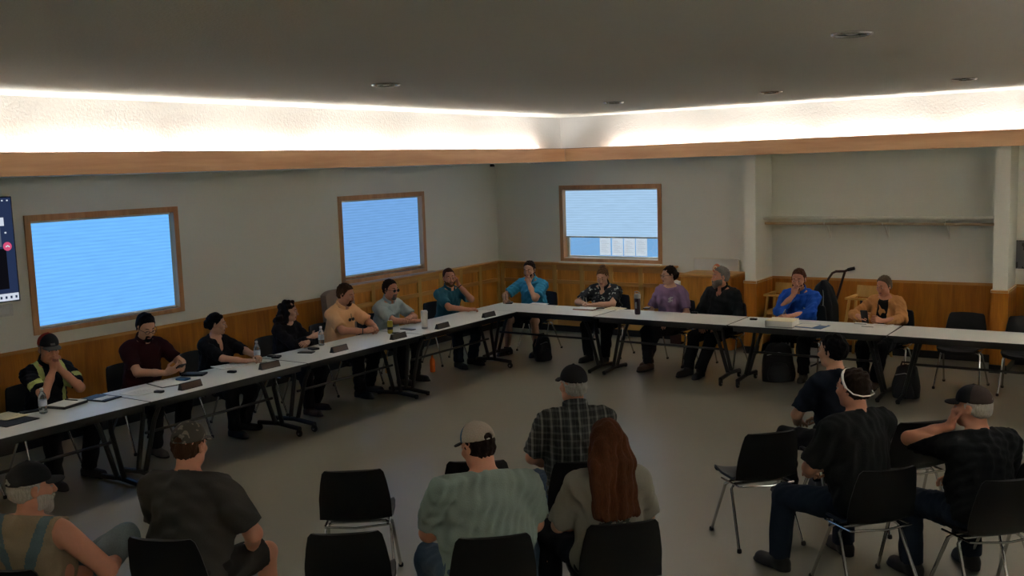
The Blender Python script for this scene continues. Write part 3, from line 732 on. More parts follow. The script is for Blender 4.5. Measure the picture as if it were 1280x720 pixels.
pd = sheetpaper('notepad', 287, 458, .22, .30, E_+1.35, M['paper'], .007, 'white notepad under the forearm of the black-haired woman', 'notepad')
bottle(322, 452, .215, .033, 'clear water bottle between the two women in black')
slab('smartphone', 333, 455, (.075, .15, .010), E_-.3, M['black'], 'black phone just right of the second water bottle base', 'phone', detail='screen')
slab('eyeglass_case', 343, 446.5, (.06, .15, .024), E_+.15, M['black'], 'slim black case behind the water bottle of the women in black', 'case', .010)
slab('smartphone', 383, 441, (.085, .17, .012), E_+.35, M['black'], 'black phone at the elbow of the long-haired woman in black', 'phone', detail='screen')
slab('wallet', 392, 437, (.085, .11, .022), E_-.2, M['leather'], 'black wallet beyond the phone of the long-haired woman', 'wallet', .007)
bottle(402, 432, .215, .033, 'clear water bottle in front of the man in orange shirt')
# can, phones, tumbler
x, y = on(488, 417); t = empty('drink_can', (x, y, T0))
MB().lathe([(0, .004), (.022, 0), (.032, .012), (.033, .02), (.033, .142), (.028, .156), (.026, .158), (0, .155)]).build('body', M['yellow'], t)
MB().lathe([(.0331, .05), (.0336, .052), (.0336, .08), (.0331, .082)]).build('band', M['black'], t)
MB().torus((0, 0, .158), .0255, .002).build('rim', M['chrome'], t); MB().b2((-.006, -.012, .157), (.006, .012, .1595), .001).build('pull_tab', M['chrome'], t)
tag(t, 'tall yellow drink can in front of the man in grey-blue shirt', 'can')
slab('smartphone', 510, 412, (.075, .20, .010), E_-.1, M['black'], 'long black phone between yellow can and white tumbler', 'phone', detail='screen')
slab('car_key', 495, 417, (.045, .09, .016), E_+.4, M['black'], 'black car key just right of the yellow can', 'key', .006, detail='button')
x, y = on(531, 411); t = empty('tumbler', (x, y, T0))
MB().lathe([(0, .002), (.034, 0), (.036, .022), (.038, .03), (.042, .19), (.040, .195), (0, .195)]).build('body', M['whitep'], t)
MB().lathe([(.0362, .004), (.0366, .006), (.0372, .024), (.0368, .026)]).build('base_band', M['greyplastic'], t)
MB().lathe([(0, .193), (.044, .193), (.044, .205), (.036, .222), (0, .222)]).build('lid', M['whitep'], t)
tag(t, 'tall white tumbler near the grey-blue shirt man', 'tumbler')
# corner and back row
slab('smartphone', 637, 379, (.09, .17, .014), .5, M['black'], 'black phone at the far left of the corner table', 'phone', detail='screen')
sheetpaper('paper_sheet', 672, 380.5, .26, .18, .05, M['paper'], .003, 'white paper in front of the man in turquoise shirt')
rb = slab('notebook', 733, 386.5, (.30, .21, .010), .05, M['red'], 'red backed notepad under the hand of the floral shirt woman', 'notebook', .003)
MB().b2((-.145, -.10, .010), (.145, .10, .018), .002).build('page_block', M['paper'], rb)
sheetpaper('paper_sheet', 768, 386, .26, .20, -.2, M['cream'], .003, 'cream paper right of the red notepad')
slab('smartphone', 751, 387.5, (.11, .055, .012), .1, M['lens'], 'dark phone on the red notepad edge near the floral shirt woman', 'phone', z=T0+.0195)
sheetpaper('paper_sheet', 783, 389, .30, .20, .2, M['paper'], .003, 'white paper left of the purple tumbler')
slab('smartphone', 809, 385.5, (.08, .15, .012), .2, M['black'], 'black phone right of the purple tumbler by purple shirt woman', 'phone', detail='screen')
x, y = on(797, 393); t = empty('sports_tumbler', (x, y, T0))
MB().lathe([(0, .002), (.030, 0), (.036, .01), (.040, .20), (.038, .215), (0, .215)]).build('body', M['purple'], t)
MB().lathe([(.041, .205), (.042, .21), (.042, .25), (.036, .262), (0, .262)]).build('lid', M['greyplastic'], t)
MB().tube([(-.03, 0, .262), (-.034, 0, .285), (0, 0, .292), (.034, 0, .275), (.03, 0, .255)], .007, 8).build('carry_loop', M['greyplastic'], t)
MB().b2((-.012, -.0405, .08), (.012, -.036, .16), .003).build('mark', M['greyplastic'], t)
tag(t, 'dark purple sports tumbler with grey lid on back table', 'tumbler')
bd = slab('binder', 978, 407.5, (.31, .27, .012), .03, M['greyplastic'], 'thick binder stuffed with pages in front of the man in blue', 'binder', .003)
MB().b2((-.15, -.128, .012), (.15, .130, .070), .004).build('page_block', M['paper'], bd); MB().b2((-.153, -.132, .071), (.153, .134, .078), .003).build('cover', M['cream'], bd)
MB().b2((-.157, -.137, .0), (-.151, .137, .074), .002).build('spine', M['greyplastic'], bd)
bf = slab('folder', 1014, 408, (.34, .27, .006), -.1, M['bluef'], 'blue open folder right of the thick binder', 'folder', .002)
MB().sheet(lambda u, v: (-.15+.21*u, -.12+.22*v, .0085+.002*math.sin(3*u)), 6, 6, .002).build('paper_sheet', M['paper'], bf)
MB().b2((.08, .06, .006), (.15, .10, .012), .002).build('sticky_note', M['whitep'], bf)
for i, (px, py, r, s) in enumerate([(1076, 404.5, .1, 'white card with dark edge on back table, nearest the blue folder'), (1086, 408, -.1, 'white card left of the phone of the orange jacket woman')]):
    c = slab('index_card', px, py, (.13, .085, .006), r, M['paper'], s, 'card', .001)
    MB().b2((-.066, -.044, .0), (.066, -.0425, .005)).build('dark_edge', M['black'], c, False)
sheetpaper('paper_sheet', 1103, 407.5, .22, .20, .1, M['paper'], .003, 'white paper under the hands of the orange jacket woman')
# floor
bottle(0, 0, .225, .034, 'orange drink bottle standing on the floor under the left tables', 0.0, 'orange', 'orange', 'orange', tuple(spot(541, 465, 2, 0)[:2]))

# bags
def blob(name, f, nu, nv, mat_, parent=None, loc=None, rz=0):
    """closed surface of revolution-like blob: f(angle, v) -> point"""
    mb = MB(); rings = []
    for j in range(nv+1): rings.append([mb.bm.verts.new(f(2*PI*i/nu, j/nv)) for i in range(nu)])
    for a, b_ in zip(rings, rings[1:]):
        for i in range(nu): mb.bm.faces.new((a[i], a[(i+1) % nu], b_[(i+1) % nu], b_[i]))
    mb.bm.faces.new(rings[0][::-1]); mb.bm.faces.new(rings[-1])
    return mb.build(name, mat_, parent, True, loc, rz)
def bagshape(w, d, h, seed, lean=0):
    r = random.Random(seed); ph = [r.uniform(0, 6) for _ in range(4)]
    def f(a, v):
        k = (1-.42*v**2.0)*(.92+.08*math.sin(PI*min(1, v*4)/2)); k *= 1 if v < .9 else max(.15, 1-((v-.9)/.1)**2*.8)
        n = 1+.05*math.sin(3*a+ph[0]+4*v)+.04*math.sin(5*a+ph[1]-7*v)
        c, s = math.cos(a), math.sin(a); e_ = .78
        return (w/2*k*n*math.copysign(abs(c)**e_, c)+lean*v, d/2*k*n*math.copysign(abs(s)**e_, s), h*v+.012*math.sin(2*a+ph[2])*v)
    return f
def backpack(x, y, rz, w, d, h, seed, txt):
    t = blob('backpack', bagshape(w, d, h, seed, .02), 28, 18, M['bag'], None, (x, y, 0), rz)
    blob('front_pocket', bagshape(w*.7, d*.3, h*.45, seed+1), 20, 10, M['bag'], t, (0, -d*.46, h*.06))
    for s in (-1, 1): MB().tube([(s*w*.22, d*.40, h*.85), (s*w*.26, d*.60, h*.6), (s*w*.25, d*.55, h*.3), (s*w*.24, d*.44, h*.08)], .016, 8).build('strap', M['bag'], t)
    MB().tube([(-.05, d*.08, h*.96), (-.04, d*.08, h*1.07), (.04, d*.08, h*1.07), (.05, d*.08, h*.96)], .010, 8).build('handle', M['bag'], t)
    MB().tube([(-w*.33, -d*.30, h*.70), (0, -d*.42, h*.78), (w*.33, -d*.30, h*.70)], .005, 6).build('zipper', M['greyplastic'], t)
    tag(t, txt, 'bag'); return t
backpack(5.50, -2.13, .5, .40, .26, .46, 3, 'black backpack with grey zip on floor under the thick binder')
backpack(7.02, -2.36, .1, .30, .20, .36, 8, 'slouched black bag on the floor by the legs of the orange jacket woman')
backpack(2.25, -2.25, 1.2, .24, .20, .34, 12, 'small black bag on the floor under the corner table')
# dark garment hung on a coat tree behind the man in blue
t = empty('coat_stand', (5.70, -1.06, 0))
MB().tube([(0, 0, .03), (0, 0, 1.06)], .013, 8).build('pole', M['blackmetal'], t)
mb = MB()
for k in range(3): a = 2*PI*k/3; mb.tube([(0, 0, .05), (.17*math.cos(a), .17*math.sin(a), .012)], .011, 8)
mb.build('foot', M['blackmetal'], t)
mb = MB(); mb.tube([(-.09, 0, .97), (0, 0, 1.04), (.09, 0, .98)], .010, 8); mb.build('hook', M['blackmetal'], t)
tag(t, 'thin black coat stand hidden under the dark jacket behind the man in blue', 'coat stand')
def fj(a, v):
    w = .07+.11*min(1, v*2.2)+.02*v if v > .12 else .10*(.25+v/.12*.75)
    n = 1+.08*math.sin(5*a+3*v)+.05*math.sin(9*a-5*v)
    return (w*n*math.cos(a)+.03*(1-v), .07*n*math.sin(a), 1.10-.66*v)
jk = blob('jacket', fj, 36, 24, M['bag'], None, (5.70, -1.06, 0)); 
MB().tube([(.03, -.05, 1.02), (.05, -.085, .9), (.04, -.105, .5)], .004, 6).build('zipper', M['greyplastic'], jk)
mb = MB(); mb.tube([(-.12, -.03, .88), (-.185, -.04, .67), (-.18, -.05, .46)], [.05, .045, .04], 12); mb.build('sleeve', M['bag'], jk)
tag(jk, 'black jacket draped high behind the man in blue', 'jacket')
# ================================================================ PEOPLE (one continuous surface per body, grown from a signed distance field)
f32 = np.float32
def V3(*a): return np.array(a, float)
def unit(v): v = np.asarray(v, float); return v/max(1e-9, np.linalg.norm(v))
def RX(t): c, s = math.cos(t), math.sin(t); return np.array([[1, 0, 0], [0, c, -s], [0, s, c]])
def RY(t): c, s = math.cos(t), math.sin(t); return np.array([[c, 0, s], [0, 1, 0], [-s, 0, c]])
def RZ(t): c, s = math.cos(t), math.sin(t); return np.array([[c, -s, 0], [s, c, 0], [0, 0, 1]])
D2R = math.pi/180
def axis_pts(lo, hi, h, hf, fine):
    out = [lo]
    while out[-1] < hi:
        p = out[-1]; s = h
        for a, b_ in fine:
            if a-hf <= p <= b_: s = hf
        out.append(p+s)
    return np.array(out, f32)
def rc(a, b_, r1, r2, k=.02, cut=None): return ('rc', np.asarray(a, float), np.asarray(b_, float), r1, r2, k, cut)
def el(c, r, Mx=None, k=.02, sub=False): return ('el', np.asarray(c, float), np.asarray(r, float), Mx, k, sub)
def bx(c, hlf, Mx, rd, k=.01): return ('bx', np.asarray(c, float), np.asarray(hlf, float), Mx, rd, k)
def field(prims, ax, ay, az, inflate=0.0):
    D = np.full((len(ax), len(ay), len(az)), .5, f32)
    for p in prims:
        if p[0] == 'rc': lo = np.minimum(p[1]-p[3], p[2]-p[4]); hi = np.maximum(p[1]+p[3], p[2]+p[4]); k = p[5]
        elif p[0] == 'el': R_ = p[2].max() if p[3] is not None else p[2]; lo = p[1]-R_; hi = p[1]+R_; k = p[4]
        else: R_ = np.linalg.norm(p[2])+p[4]; lo = p[1]-R_; hi = p[1]+R_; k = p[5]
        mg = .03+k+inflate; lo = lo-mg; hi = hi+mg
        sl = tuple(slice(max(0, int(np.searchsorted(a, l))-1), int(np.searchsorted(a, h_))+1) for a, l, h_ in zip((ax, ay, az), lo, hi))
        X = ax[sl[0]][:, None, None]; Y = ay[sl[1]][None, :, None]; Z = az[sl[2]][None, None, :]
        if X.size*Y.size*Z.size == 0: continue
        sub = False
        if p[0] == 'rc':
            a, b_ = p[1], p[2]; ba = b_-a; L2 = max(1e-9, float(ba@ba))
            x, y, z = X-f32(a[0]), Y-f32(a[1]), Z-f32(a[2])
            t0 = (x*f32(ba[0])+y*f32(ba[1])+z*f32(ba[2]))/f32(L2); t = np.clip(t0, 0, 1)
            d = np.sqrt((x-t*f32(ba[0]))**2+(y-t*f32(ba[1]))**2+(z-t*f32(ba[2]))**2)-(f32(p[3])+t*f32(p[4]-p[3]))
            if p[6] is not None: d = np.maximum(d, (t0-f32(p[6]))*f32(math.sqrt(L2))+f32(inflate))
        else:
            x, y, z = X-f32(p[1][0]), Y-f32(p[1][1]), Z-f32(p[1][2])
            if p[3] is not None:
                m = p[3].astype(f32)
                x, y, z = x*m[0, 0]+y*m[1, 0]+z*m[2, 0], x*m[0, 1]+y*m[1, 1]+z*m[2, 1], x*m[0, 2]+y*m[1, 2]+z*m[2, 2]
            if p[0] == 'el':
                r = p[2].astype(f32); k0 = np.sqrt((x/r[0])**2+(y/r[1])**2+(z/r[2])**2); k1 = np.sqrt((x/r[0]**2)**2+(y/r[1]**2)**2+(z/r[2]**2)**2)
                d = k0*(k0-1)/np.maximum(k1, 1e-6); sub = p[5]
            else:
                q = [np.abs(v)-f32(h_) for v, h_ in zip((x, y, z), p[2])]
                d = np.sqrt(sum(np.maximum(v, 0)**2 for v in q))+np.minimum(np.maximum(np.maximum(q[0], q[1]), q[2]), 0)-f32(p[4])
        d = d-f32(inflate) if not sub else d
        A = D[sl]; k = f32(max(k, 1e-4))
        if sub:
            h_ = np.clip(.5-.5*(d+A)/k, 0, 1); D[sl] = A*(1-h_)+(-d)*h_+k*h_*(1-h_)
        else:
            h_ = np.clip(.5+.5*(A-d)/k, 0, 1); D[sl] = A*(1-h_)+d*h_-k*h_*(1-h_)
    return D
def nets(D, ax, ay, az):
    """surface nets on a rectilinear grid -> vertices, quads"""
    for s in (np.s_[0], np.s_[-1]): D[s] = np.maximum(D[s], .01); D[:, s] = np.maximum(D[:, s], .01); D[:, :, s] = np.maximum(D[:, :, s], .01)
    S = D < 0
    n0, n1, n2 = D.shape
    c = sum(S[i:n0-1+i, j:n1-1+j, k:n2-1+k].astype(np.int8) for i in (0, 1) for j in (0, 1) for k in (0, 1))
    act = (c > 0) & (c < 8)
    I, J, K = np.nonzero(act); n = len(I)
    if n == 0: return np.zeros((0, 3)), np.zeros((0, 4), int)
    idx = np.full(act.shape, -1, np.int32); idx[I, J, K] = np.arange(n)
    acc = np.zeros((n, 3)); cnt = np.zeros(n)
    A = (ax, ay, az)
    for a in range(3):
        o = [b_ for b_ in range(3) if b_ != a]
        for u in (0, 1):
            for v in (0, 1):
                q0 = [I, J, K]; q0 = [x.copy() for x in q0]; q0[o[0]] += u; q0[o[1]] += v
                q1 = [x.copy() for x in q0]; q1[a] += 1
                d0, d1 = D[tuple(q0)], D[tuple(q1)]; cr = (d0 < 0) != (d1 < 0)
                t = np.where(cr, d0/np.where(cr, d0-d1, 1), 0)
                pt = np.stack([A[b_][q0[b_]] for b_ in range(3)], 1).astype(float)
                pt[:, a] += t*(A[a][q1[a]]-A[a][q0[a]])
                acc[cr] += pt[cr]; cnt += cr
    Vt = acc/np.maximum(cnt, 1)[:, None]
    Q = []
    for a in range(3):
        o = [(a+1) % 3, (a+2) % 3]
        s0 = [slice(None)]*3; s1 = [slice(None)]*3; s0[a] = slice(0, -1); s1[a] = slice(1, None)
        for b_ in o: s0[b_] = slice(1, -1); s1[b_] = slice(1, -1)
        A0, A1 = S[tuple(s0)], S[tuple(s1)]
        for flip, mk in ((False, A0 & ~A1), (True, ~A0 & A1)):
            g = list(np.nonzero(mk)); g[o[0]] = g[o[0]]+1; g[o[1]] = g[o[1]]+1
            def cell(u, v):
                q = [x.copy() for x in g]; q[o[0]] -= u; q[o[1]] -= v
                return idx[tuple(q)]
            qd = np.stack([cell(0, 0), cell(1, 0), cell(1, 1), cell(0, 1)], 1)
            if flip: qd = qd[:, ::-1]
            Q.append(qd)
    Q = np.concatenate(Q); Q = Q[(Q >= 0).all(1)]
    return Vt, Q
def mesh_from(name, Vt, Q, mats, parent=None, matf=None):
    me = bpy.data.meshes.new(name)
    me.vertices.add(len(Vt)); me.vertices.foreach_set('co', Vt.astype(f32).ravel())
    me.loops.add(len(Q)*4); me.loops.foreach_set('vertex_index', Q.astype(np.int32).ravel())
    me.polygons.add(len(Q)); me.polygons.foreach_set('loop_start', np.arange(0, len(Q)*4, 4, dtype=np.int32))
    me.polygons.foreach_set('loop_total', np.full(len(Q), 4, np.int32))
    for m in mats: me.materials.append(m)
    if matf is not None and len(Q):
        me.polygons.foreach_set('material_index', np.asarray(matf(Vt[Q].mean(1)), np.int32))
    me.update(calc_edges=True); me.validate()
    me.polygons.foreach_set('use_smooth', np.ones(len(me.polygons), bool))
    o = bpy.data.objects.new(name, me); COL.objects.link(o)
    if parent: o.parent = parent
    return o
def relax(Vt, Q, n, lam=.5):
    if len(Q) == 0: return Vt
    for _ in range(n):
        s = np.zeros_like(Vt); c = np.zeros(len(Vt))
        for i in range(4):
            a, b_ = Q[:, i], Q[:, (i+1) % 4]
            np.add.at(s, a, Vt[b_]); np.add.at(c, a, 1); np.add.at(s, b_, Vt[a]); np.add.at(c, b_, 1)
        Vt = Vt+(s/np.maximum(c, 1)[:, None]-Vt)*lam
    return Vt
def grow(name, prims, mats, parent=None, h=.011, inflate=0., cuts=(), matf=None, fold=0., seed=0, relaxn=0, box=None, post=None, freq=1.):
    lo = np.full(3, 9.); hi = np.full(3, -9.)
    for p in prims:
        if p[0] == 'el' and p[5]: continue
        if p[0] == 'rc': a = np.minimum(p[1]-p[3], p[2]-p[4]); b_ = np.maximum(p[1]+p[3], p[2]+p[4])
        elif p[0] == 'el': a = p[1]-p[2].max(); b_ = p[1]+p[2].max()
        else: a = p[1]-np.linalg.norm(p[2])-p[4]; b_ = p[1]+np.linalg.norm(p[2])+p[4]
        lo = np.minimum(lo, a); hi = np.maximum(hi, b_)
    lo -= inflate+.02; hi += inflate+.02
    if box is not None: lo = np.maximum(lo, box[0]); hi = np.minimum(hi, box[1])
    ax, ay, az = [np.arange(l, u+h, h, dtype=f32) for l, u in zip(lo, hi)]
    D = field(prims, ax, ay, az, inflate)
    X, Y, Z = ax[:, None, None], ay[None, :, None], az[None, None, :]
    if fold:
        r = np.random.default_rng(seed); 
        for _ in range(5):
            w = r.normal(size=3)*np.array([26, 26, 20])*freq; D += f32(fold)*np.sin(X*f32(w[0])+Y*f32(w[1])+Z*f32(w[2])+f32(r.uniform(0, 6)))
    for c in cuts: D = np.maximum(D, c(X, Y, Z).astype(f32))
    Vt, Q = nets(D, ax, ay, az)
    if relaxn: Vt = relax(Vt, Q, relaxn)
    return mesh_from(name, Vt, Q, mats, parent, matf)
def plane(pt, n):
    n = unit(n); return lambda X, Y, Z: (X-pt[0])*n[0]+(Y-pt[1])*n[1]+(Z-pt[2])*n[2]      # keeps the side opposite to n
def carve(a, b_, r1, r2):
    """removes a round cone"""
    a = np.asarray(a, float); b_ = np.asarray(b_, float); ba = b_-a; L2 = float(ba@ba)
    def f(X, Y, Z):
        x, y, z = X-a[0], Y-a[1], Z-a[2]; t = np.clip((x*ba[0]+y*ba[1]+z*ba[2])/L2, 0, 1)
        return -(np.sqrt((x-t*ba[0])**2+(y-t*ba[1])**2+(z-t*ba[2])**2)-(r1+(r2-r1)*t))
    return f
def ik(S, W, l1, l2, pole):
    v = W-S; d = np.linalg.norm(v); d2 = min(d, (l1+l2)*.985); v = v/d; W = S+v*d2
    a = (l1*l1-l2*l2+d2*d2)/(2*d2); h_ = math.sqrt(max(0, l1*l1-a*a))
    p = np.asarray(pole, float); p = p-v*(p@v); p = unit(p)
    return S+v*a+p*h_, W
def hand_prims(W, d, n, side, curl=.4, s=1., thumb=.5, spread=1., curls=None):
    """palm, four unequal bent fingers and a thumb; side +1 right, -1 left"""
    d = unit(d); n = np.asarray(n, float); n = unit(n-d*(n@d)); t = np.cross(d, n)*side
    Mx = np.stack([t, d, n], 1); P = []
    P.append(bx(W+d*.050*s, (.028*s, .036*s, .005*s), Mx, .010*s, .012))
    P.append(rc(W-d*.01*s, W+d*.03*s, .0245*s, .020*s, .02))
    P.append(el(W+d*.035*s+t*.026*s+n*.006*s, (.017*s, .030*s, .016*s), Mx, .014))
    offs = [.030, .010, -.0105, -.030]; lens = [.074, .082, .077, .060]; rad = [.0086, .0088, .0084, .0074]
    for i in range(4):
        b_ = W+d*((.088, .092, .088, .080)[i]*s)+t*offs[i]*s
        sp = (.11, .035, -.045, -.13)[i]*spread; c = curl if curls is None else curls[i]
        dr = unit(d+t*sp); ang = 0
        for sg, am in ((.45, 62), (.31, 78), (.24, 48)):
            ang += am*D2R*c
            v = dr*math.cos(ang)+n*math.sin(ang); e_ = b_+v*lens[i]*sg*s
            P.append(rc(b_, e_, rad[i]*s, rad[i]*s*.93, .004)); b_ = e_
    b_ = W+d*.022*s+t*.028*s+n*.004*s
    v1 = unit(d*.62+t*.75+n*(.15+.5*thumb)); m1 = b_+v1*.046*s
    v2 = unit(d*.9+t*(.35-.5*thumb)+n*(.2+.5*thumb)); m2 = m1+v2*.032*s; m3 = m2+unit(v2+n*.15)*.024*s
    P += [rc(b_, m1, .0125*s, .0105*s, .008), rc(m1, m2, .0102*s, .0092*s, .003), rc(m2, m3, .0092*s, .0078*s, .003)]
    return P
SKINS = {}
def skin(tone):
    if tone not in SKINS:
        c = {'fair': (.60, .34, .235), 'ruddy': (.58, .27, .175), 'tan': (.52, .28, .18), 'deep': (.30, .14, .08)}[tone]
        SKINS[tone] = plain('skin_'+tone, c+(1,), .55, scale=30, var=.08, bump=.03, spec=.35)
    return SKINS[tone]
CL = {}
def fab(key, col, var=.1):
    if key not in CL: CL[key] = cloth('cloth_'+key, col, var)
    return CL[key]
HA = {'black': (.008, .006, .006, 1), 'dark': (.022, .013, .009, 1), 'brown': (.06, .026, .012, 1), 'grey': (.20, .185, .165, 1), 'white': (.42, .40, .36, 1), 'sandy': (.14, .075, .032, 1), 'redbrown': (.075, .025, .010, 1), 'ash': (.13, .10, .065, 1)}
def hairm(k):
    if 'hair'+k not in CL: CL['hair'+k] = hairmat('hair_'+k, HA[k])
    return CL['hair'+k]

def person(sp):
    g = sp.get
    s = g('s', 1.0); w = g('w', 1.0); gi = g('girth', 1.0); fem = g('fem', False); ts = g('ts', 1.0)
    lean = g('lean', 8)*D2R; T = RZ(g('twist', 0)*D2R) @ RY(g('side', 0)*D2R) @ RX(-lean)
    seat = .445
    P = V3(0, 0, seat+.105*s)
    tp = lambda x, y, z: P+T @ V3(x, y, z*ts)
    N = tp(0, -.012, .495*s); sw = (.150 if fem else .172)*w*s
    Sh = {1: tp(sw, -.005, .44*s), -1: tp(-sw, -.005, .44*s)}
    Rh = RZ(g('hyaw', 0)*D2R) @ RY(g('hroll', 0)*D2R) @ RX(-g('hpitch', 0)*D2R)
    ndir = unit(T @ V3(0, .12, 1)*.5+V3(0, .16, .9)*.5+V3(0, .35*math.sin(g('hpitch', 0)*D2R), 0))
    hs = .98*s if not fem else .94*s
    base = N+ndir*.075*s
    Hc = base+Rh @ V3(0, .022, .098)*hs
    H = lambda x, y, z: Hc+Rh @ V3(x, y, z)*hs
    htop = H(0, -.01, .125)
    # ---- place the person: head top at the measured point
    face = g('face')*D2R; Rw = RZ(face-PI/2)
    tgt = np.asarray(g('top'), float)
    if ts == 1.0 and not g('_done'):
        ts2 = 1+(tgt[2]-g('hat', 0)-htop[2])/(.50*s*math.cos(lean)); ts2 = min(1.2, max(.84, ts2))
        sp2 = dict(sp); sp2['ts'] = ts2; sp2['_done'] = True
        return person(sp2)
    origin = tgt-Rw @ V3(htop[0], htop[1], 0); origin[2] = 0
    if g('hip') is not None: origin[:2] = g('hip')
    toL = lambda q: Rw.T @ (np.asarray(q, float)-origin)
    # ---- torso
    f_ = .90 if fem else 1.0
    tor = [el(tp(0, -.01, .0), (.172*w*s*(1.03 if fem else 1), .135*gi*s, .118*s), T, .05), el(tp(0, .03*gi-.01, .17*s), (.150*w*gi*s*f_, .118*gi*s, .165*s*ts), T, .06),
           el(tp(0, .004, .335*s), (.158*w*s*f_, .115*(gi*.5+.5)*s, .175*s*ts), T, .05), rc(Sh[-1]*.86+Sh[1]*.14, Sh[1]*.86+Sh[-1]*.14, .060*s, .060*s, .05)]
    for sd in (1, -1): tor.append(rc(N+T @ V3(0, 0, .0), Sh[sd]*.72+N*.28+T @ V3(0, 0, .012), .052*s, .050*s, .04))
    if fem:
        for sd in (1, -1): tor.append(el(tp(sd*.068, .095*gi, .32*s), (.062*w, .055, .065), T, .03))
    arms = {}; hp = []; hands = []
    l1, l2 = .285*s, .255*s
    for sd, key in ((1, 'ra'), (-1, 'la')):
        a = g(key, {}); ar = lambda k, df: a.get(k, df)
        W = ar('w', (sd*.12, .34, .60))
        if ar('head', None) is not None: W = H(*ar('head', None))
        elif ar('world', False): W = toL(W)
        W = np.asarray(W, float)
        E, W = ik(Sh[sd], W, l1, l2, ar('pole', (sd*.8, -.3, -.8)))
        d = ar('d', None)
        d = unit(W-E) if d is None else unit(np.asarray(d, float))
        if ar('headdir', None) is not None: d = unit(Rh @ np.asarray(ar('headdir', None), float))
        n = np.asarray(ar('n', (-sd*.6, 0, -.8)), float)
        if ar('headn', None) is not None: n = Rh @ np.asarray(ar('headn', None), float)
        arms[sd] = (E, W)
        hw = hand_prims(W+d*.012, d, n, sd, ar('curl', .45), (.96 if not fem else .88)*s, ar('thumb', .5), ar('spread', 1.), ar('curls', None))
        hands += hw
    am = .92 if fem else 1.0; am *= g('armg', 1.0)
    limb = []
    for sd in (1, -1):
        E, W = arms[sd]
        limb += [rc(Sh[sd], E, .052*s*am, .041*s*am, .03), rc(E, E*.35+W*.65, .0415*s*am, .034*s*am, .02), rc(E*.4+W*.6, W, .035*s*am, .0255*s*am, .015)]
    # ---- legs
    HJ = {sd: P+V3(sd*.092*w*s, .03, -.022*s) for sd in (1, -1)}
    lt, lsn = .425*s, .405*s; legs = []; KA = {}
    for sd, key in ((1, 'rl'), (-1, 'll')):
        a = g(key, {}); A = np.asarray(a.get('a', (sd*.13, .42, .085)), float)
        K, A = ik(HJ[sd], A, lt, lsn, a.get('pole', (sd*.15, .5, 1.)))
        KA[sd] = (K, A, a.get('yaw', -sd*8)*D2R, a.get('pitch', 0)*D2R)
        tg = .5+.5*gi
        legs += [rc(HJ[sd], K, .085*s*tg, .058*s, .04), rc(K, K*.62+A*.38-V3(0, .012, 0), .054*s, .053*s, .02), rc(K*.62+A*.38-V3(0, .012, 0), A, .053*s, .036*s, .02),
                 rc(A+V3(0, 0, -.03), A+RZ(KA[sd][2]) @ V3(0, .13, -.045), .034, .026, .02)]
    # ---- head
    E_h = lambda c, r, k=.012, sub=False, Mx=None: el(H(*c), np.array(r)*hs, Rh if Mx is None else Rh @ Mx, k, sub)
    C_h = lambda a, b_, r1, r2, k=.012: rc(H(*a), H(*b_), r1*hs, r2*hs, k)
    jw = g('jaw', 1.0)*(.93 if fem else 1)
    head = [E_h((0, -.014, .030), (.0765, .098, .092)), E_h((0, .022, -.045), (.062*jw, .070, .074), .03), E_h((0, .066, -.098), (.026*jw, .022, .020), .025),
            E_h((.045*jw, .012, -.074), (.024, .03, .026), .025), E_h((-.045*jw, .012, -.074), (.024, .03, .026), .025),
            E_h((.037, .062, -.022), (.026, .024, .022), .02), E_h((-.037, .062, -.022), (.026, .024, .022), .02),
            C_h((-.034, .078, .026), (-.008, .088, .021), .0105, .0105, .015), C_h((.034, .078, .026), (.008, .088, .021), .0105, .0105, .015),
            E_h((.032, .098, .004), (.0165, .016, .0115), .012, True), E_h((-.032, .098, .004), (.0165, .016, .0115), .012, True), E_h((.0315, .0835, .0105), (.0145, .0105, .0058), .003), E_h((-.0315, .0835, .0105), (.0145, .0105, .0058), .003), E_h((.0315, .082, -.0045), (.0135, .0095, .0045), .003), E_h((-.0315, .082, -.0045), (.0135, .0095, .0045), .003),
            C_h((0, .088, .014), (0, .110, -.030), .0085, .0135, .010), E_h((.0125, .098, -.034), (.0085, .010, .008), .006), E_h((-.0125, .098, -.034), (.0085, .010, .008), .006),
            E_h((0, .089, -.060), (.023, .0105, .0062), .006), E_h((0, .087, -.0725), (.020, .0105, .0072), .006), E_h((0, .099, -.0662), (.019, .006, .0018), .003, True)]
    for sd in (1, -1):
        Me = RZ(-sd*.35) @ RX(-.15)
        head += [E_h((sd*.080, -.012, -.004), (.0105, .019, .032), .008, False, Me), E_h((sd*.089, -.004, -.002), (.007, .010, .018), .006, True, Me)]
    neck = [rc(N-T @ V3(0, 0, .03), H(0, -.022, -.070), .058*s*(.86 if fem else 1)*g('neckg', 1), .051*s*(.88 if fem else 1)*g('neckg', 1), .03)]
    prims = tor+neck+limb+legs+head+hands
    # grid
    fx, fy, fz = [], [], []
    for sd in (1, -1):
        W = arms[sd][1]; fx.append((W[0]-.12, W[0]+.12)); fy.append((W[1]-.12, W[1]+.16)); fz.append((W[2]-.10, W[2]+.13))
    fx.append((Hc[0]-.1, Hc[0]+.1)); fy.append((Hc[1]-.02, Hc[1]+.14)); fz.append((Hc[2]-.11, Hc[2]+.06))
    lo = np.full(3, 9.); hi = np.full(3, -9.)
    for p in prims:
        if p[0] == 'rc': a = np.minimum(p[1], p[2])-max(p[3], p[4]); b_ = np.maximum(p[1], p[2])+max(p[3], p[4])
        elif p[0] == 'el': a = p[1]-p[2].max(); b_ = p[1]+p[2].max()
        else: a = p[1]-.06; b_ = p[1]+.06
        lo = np.minimum(lo, a); hi = np.maximum(hi, b_)
    lo -= .02; hi += .02; lo[2] = max(lo[2], -.01)
    hf = g('hf', .0046)
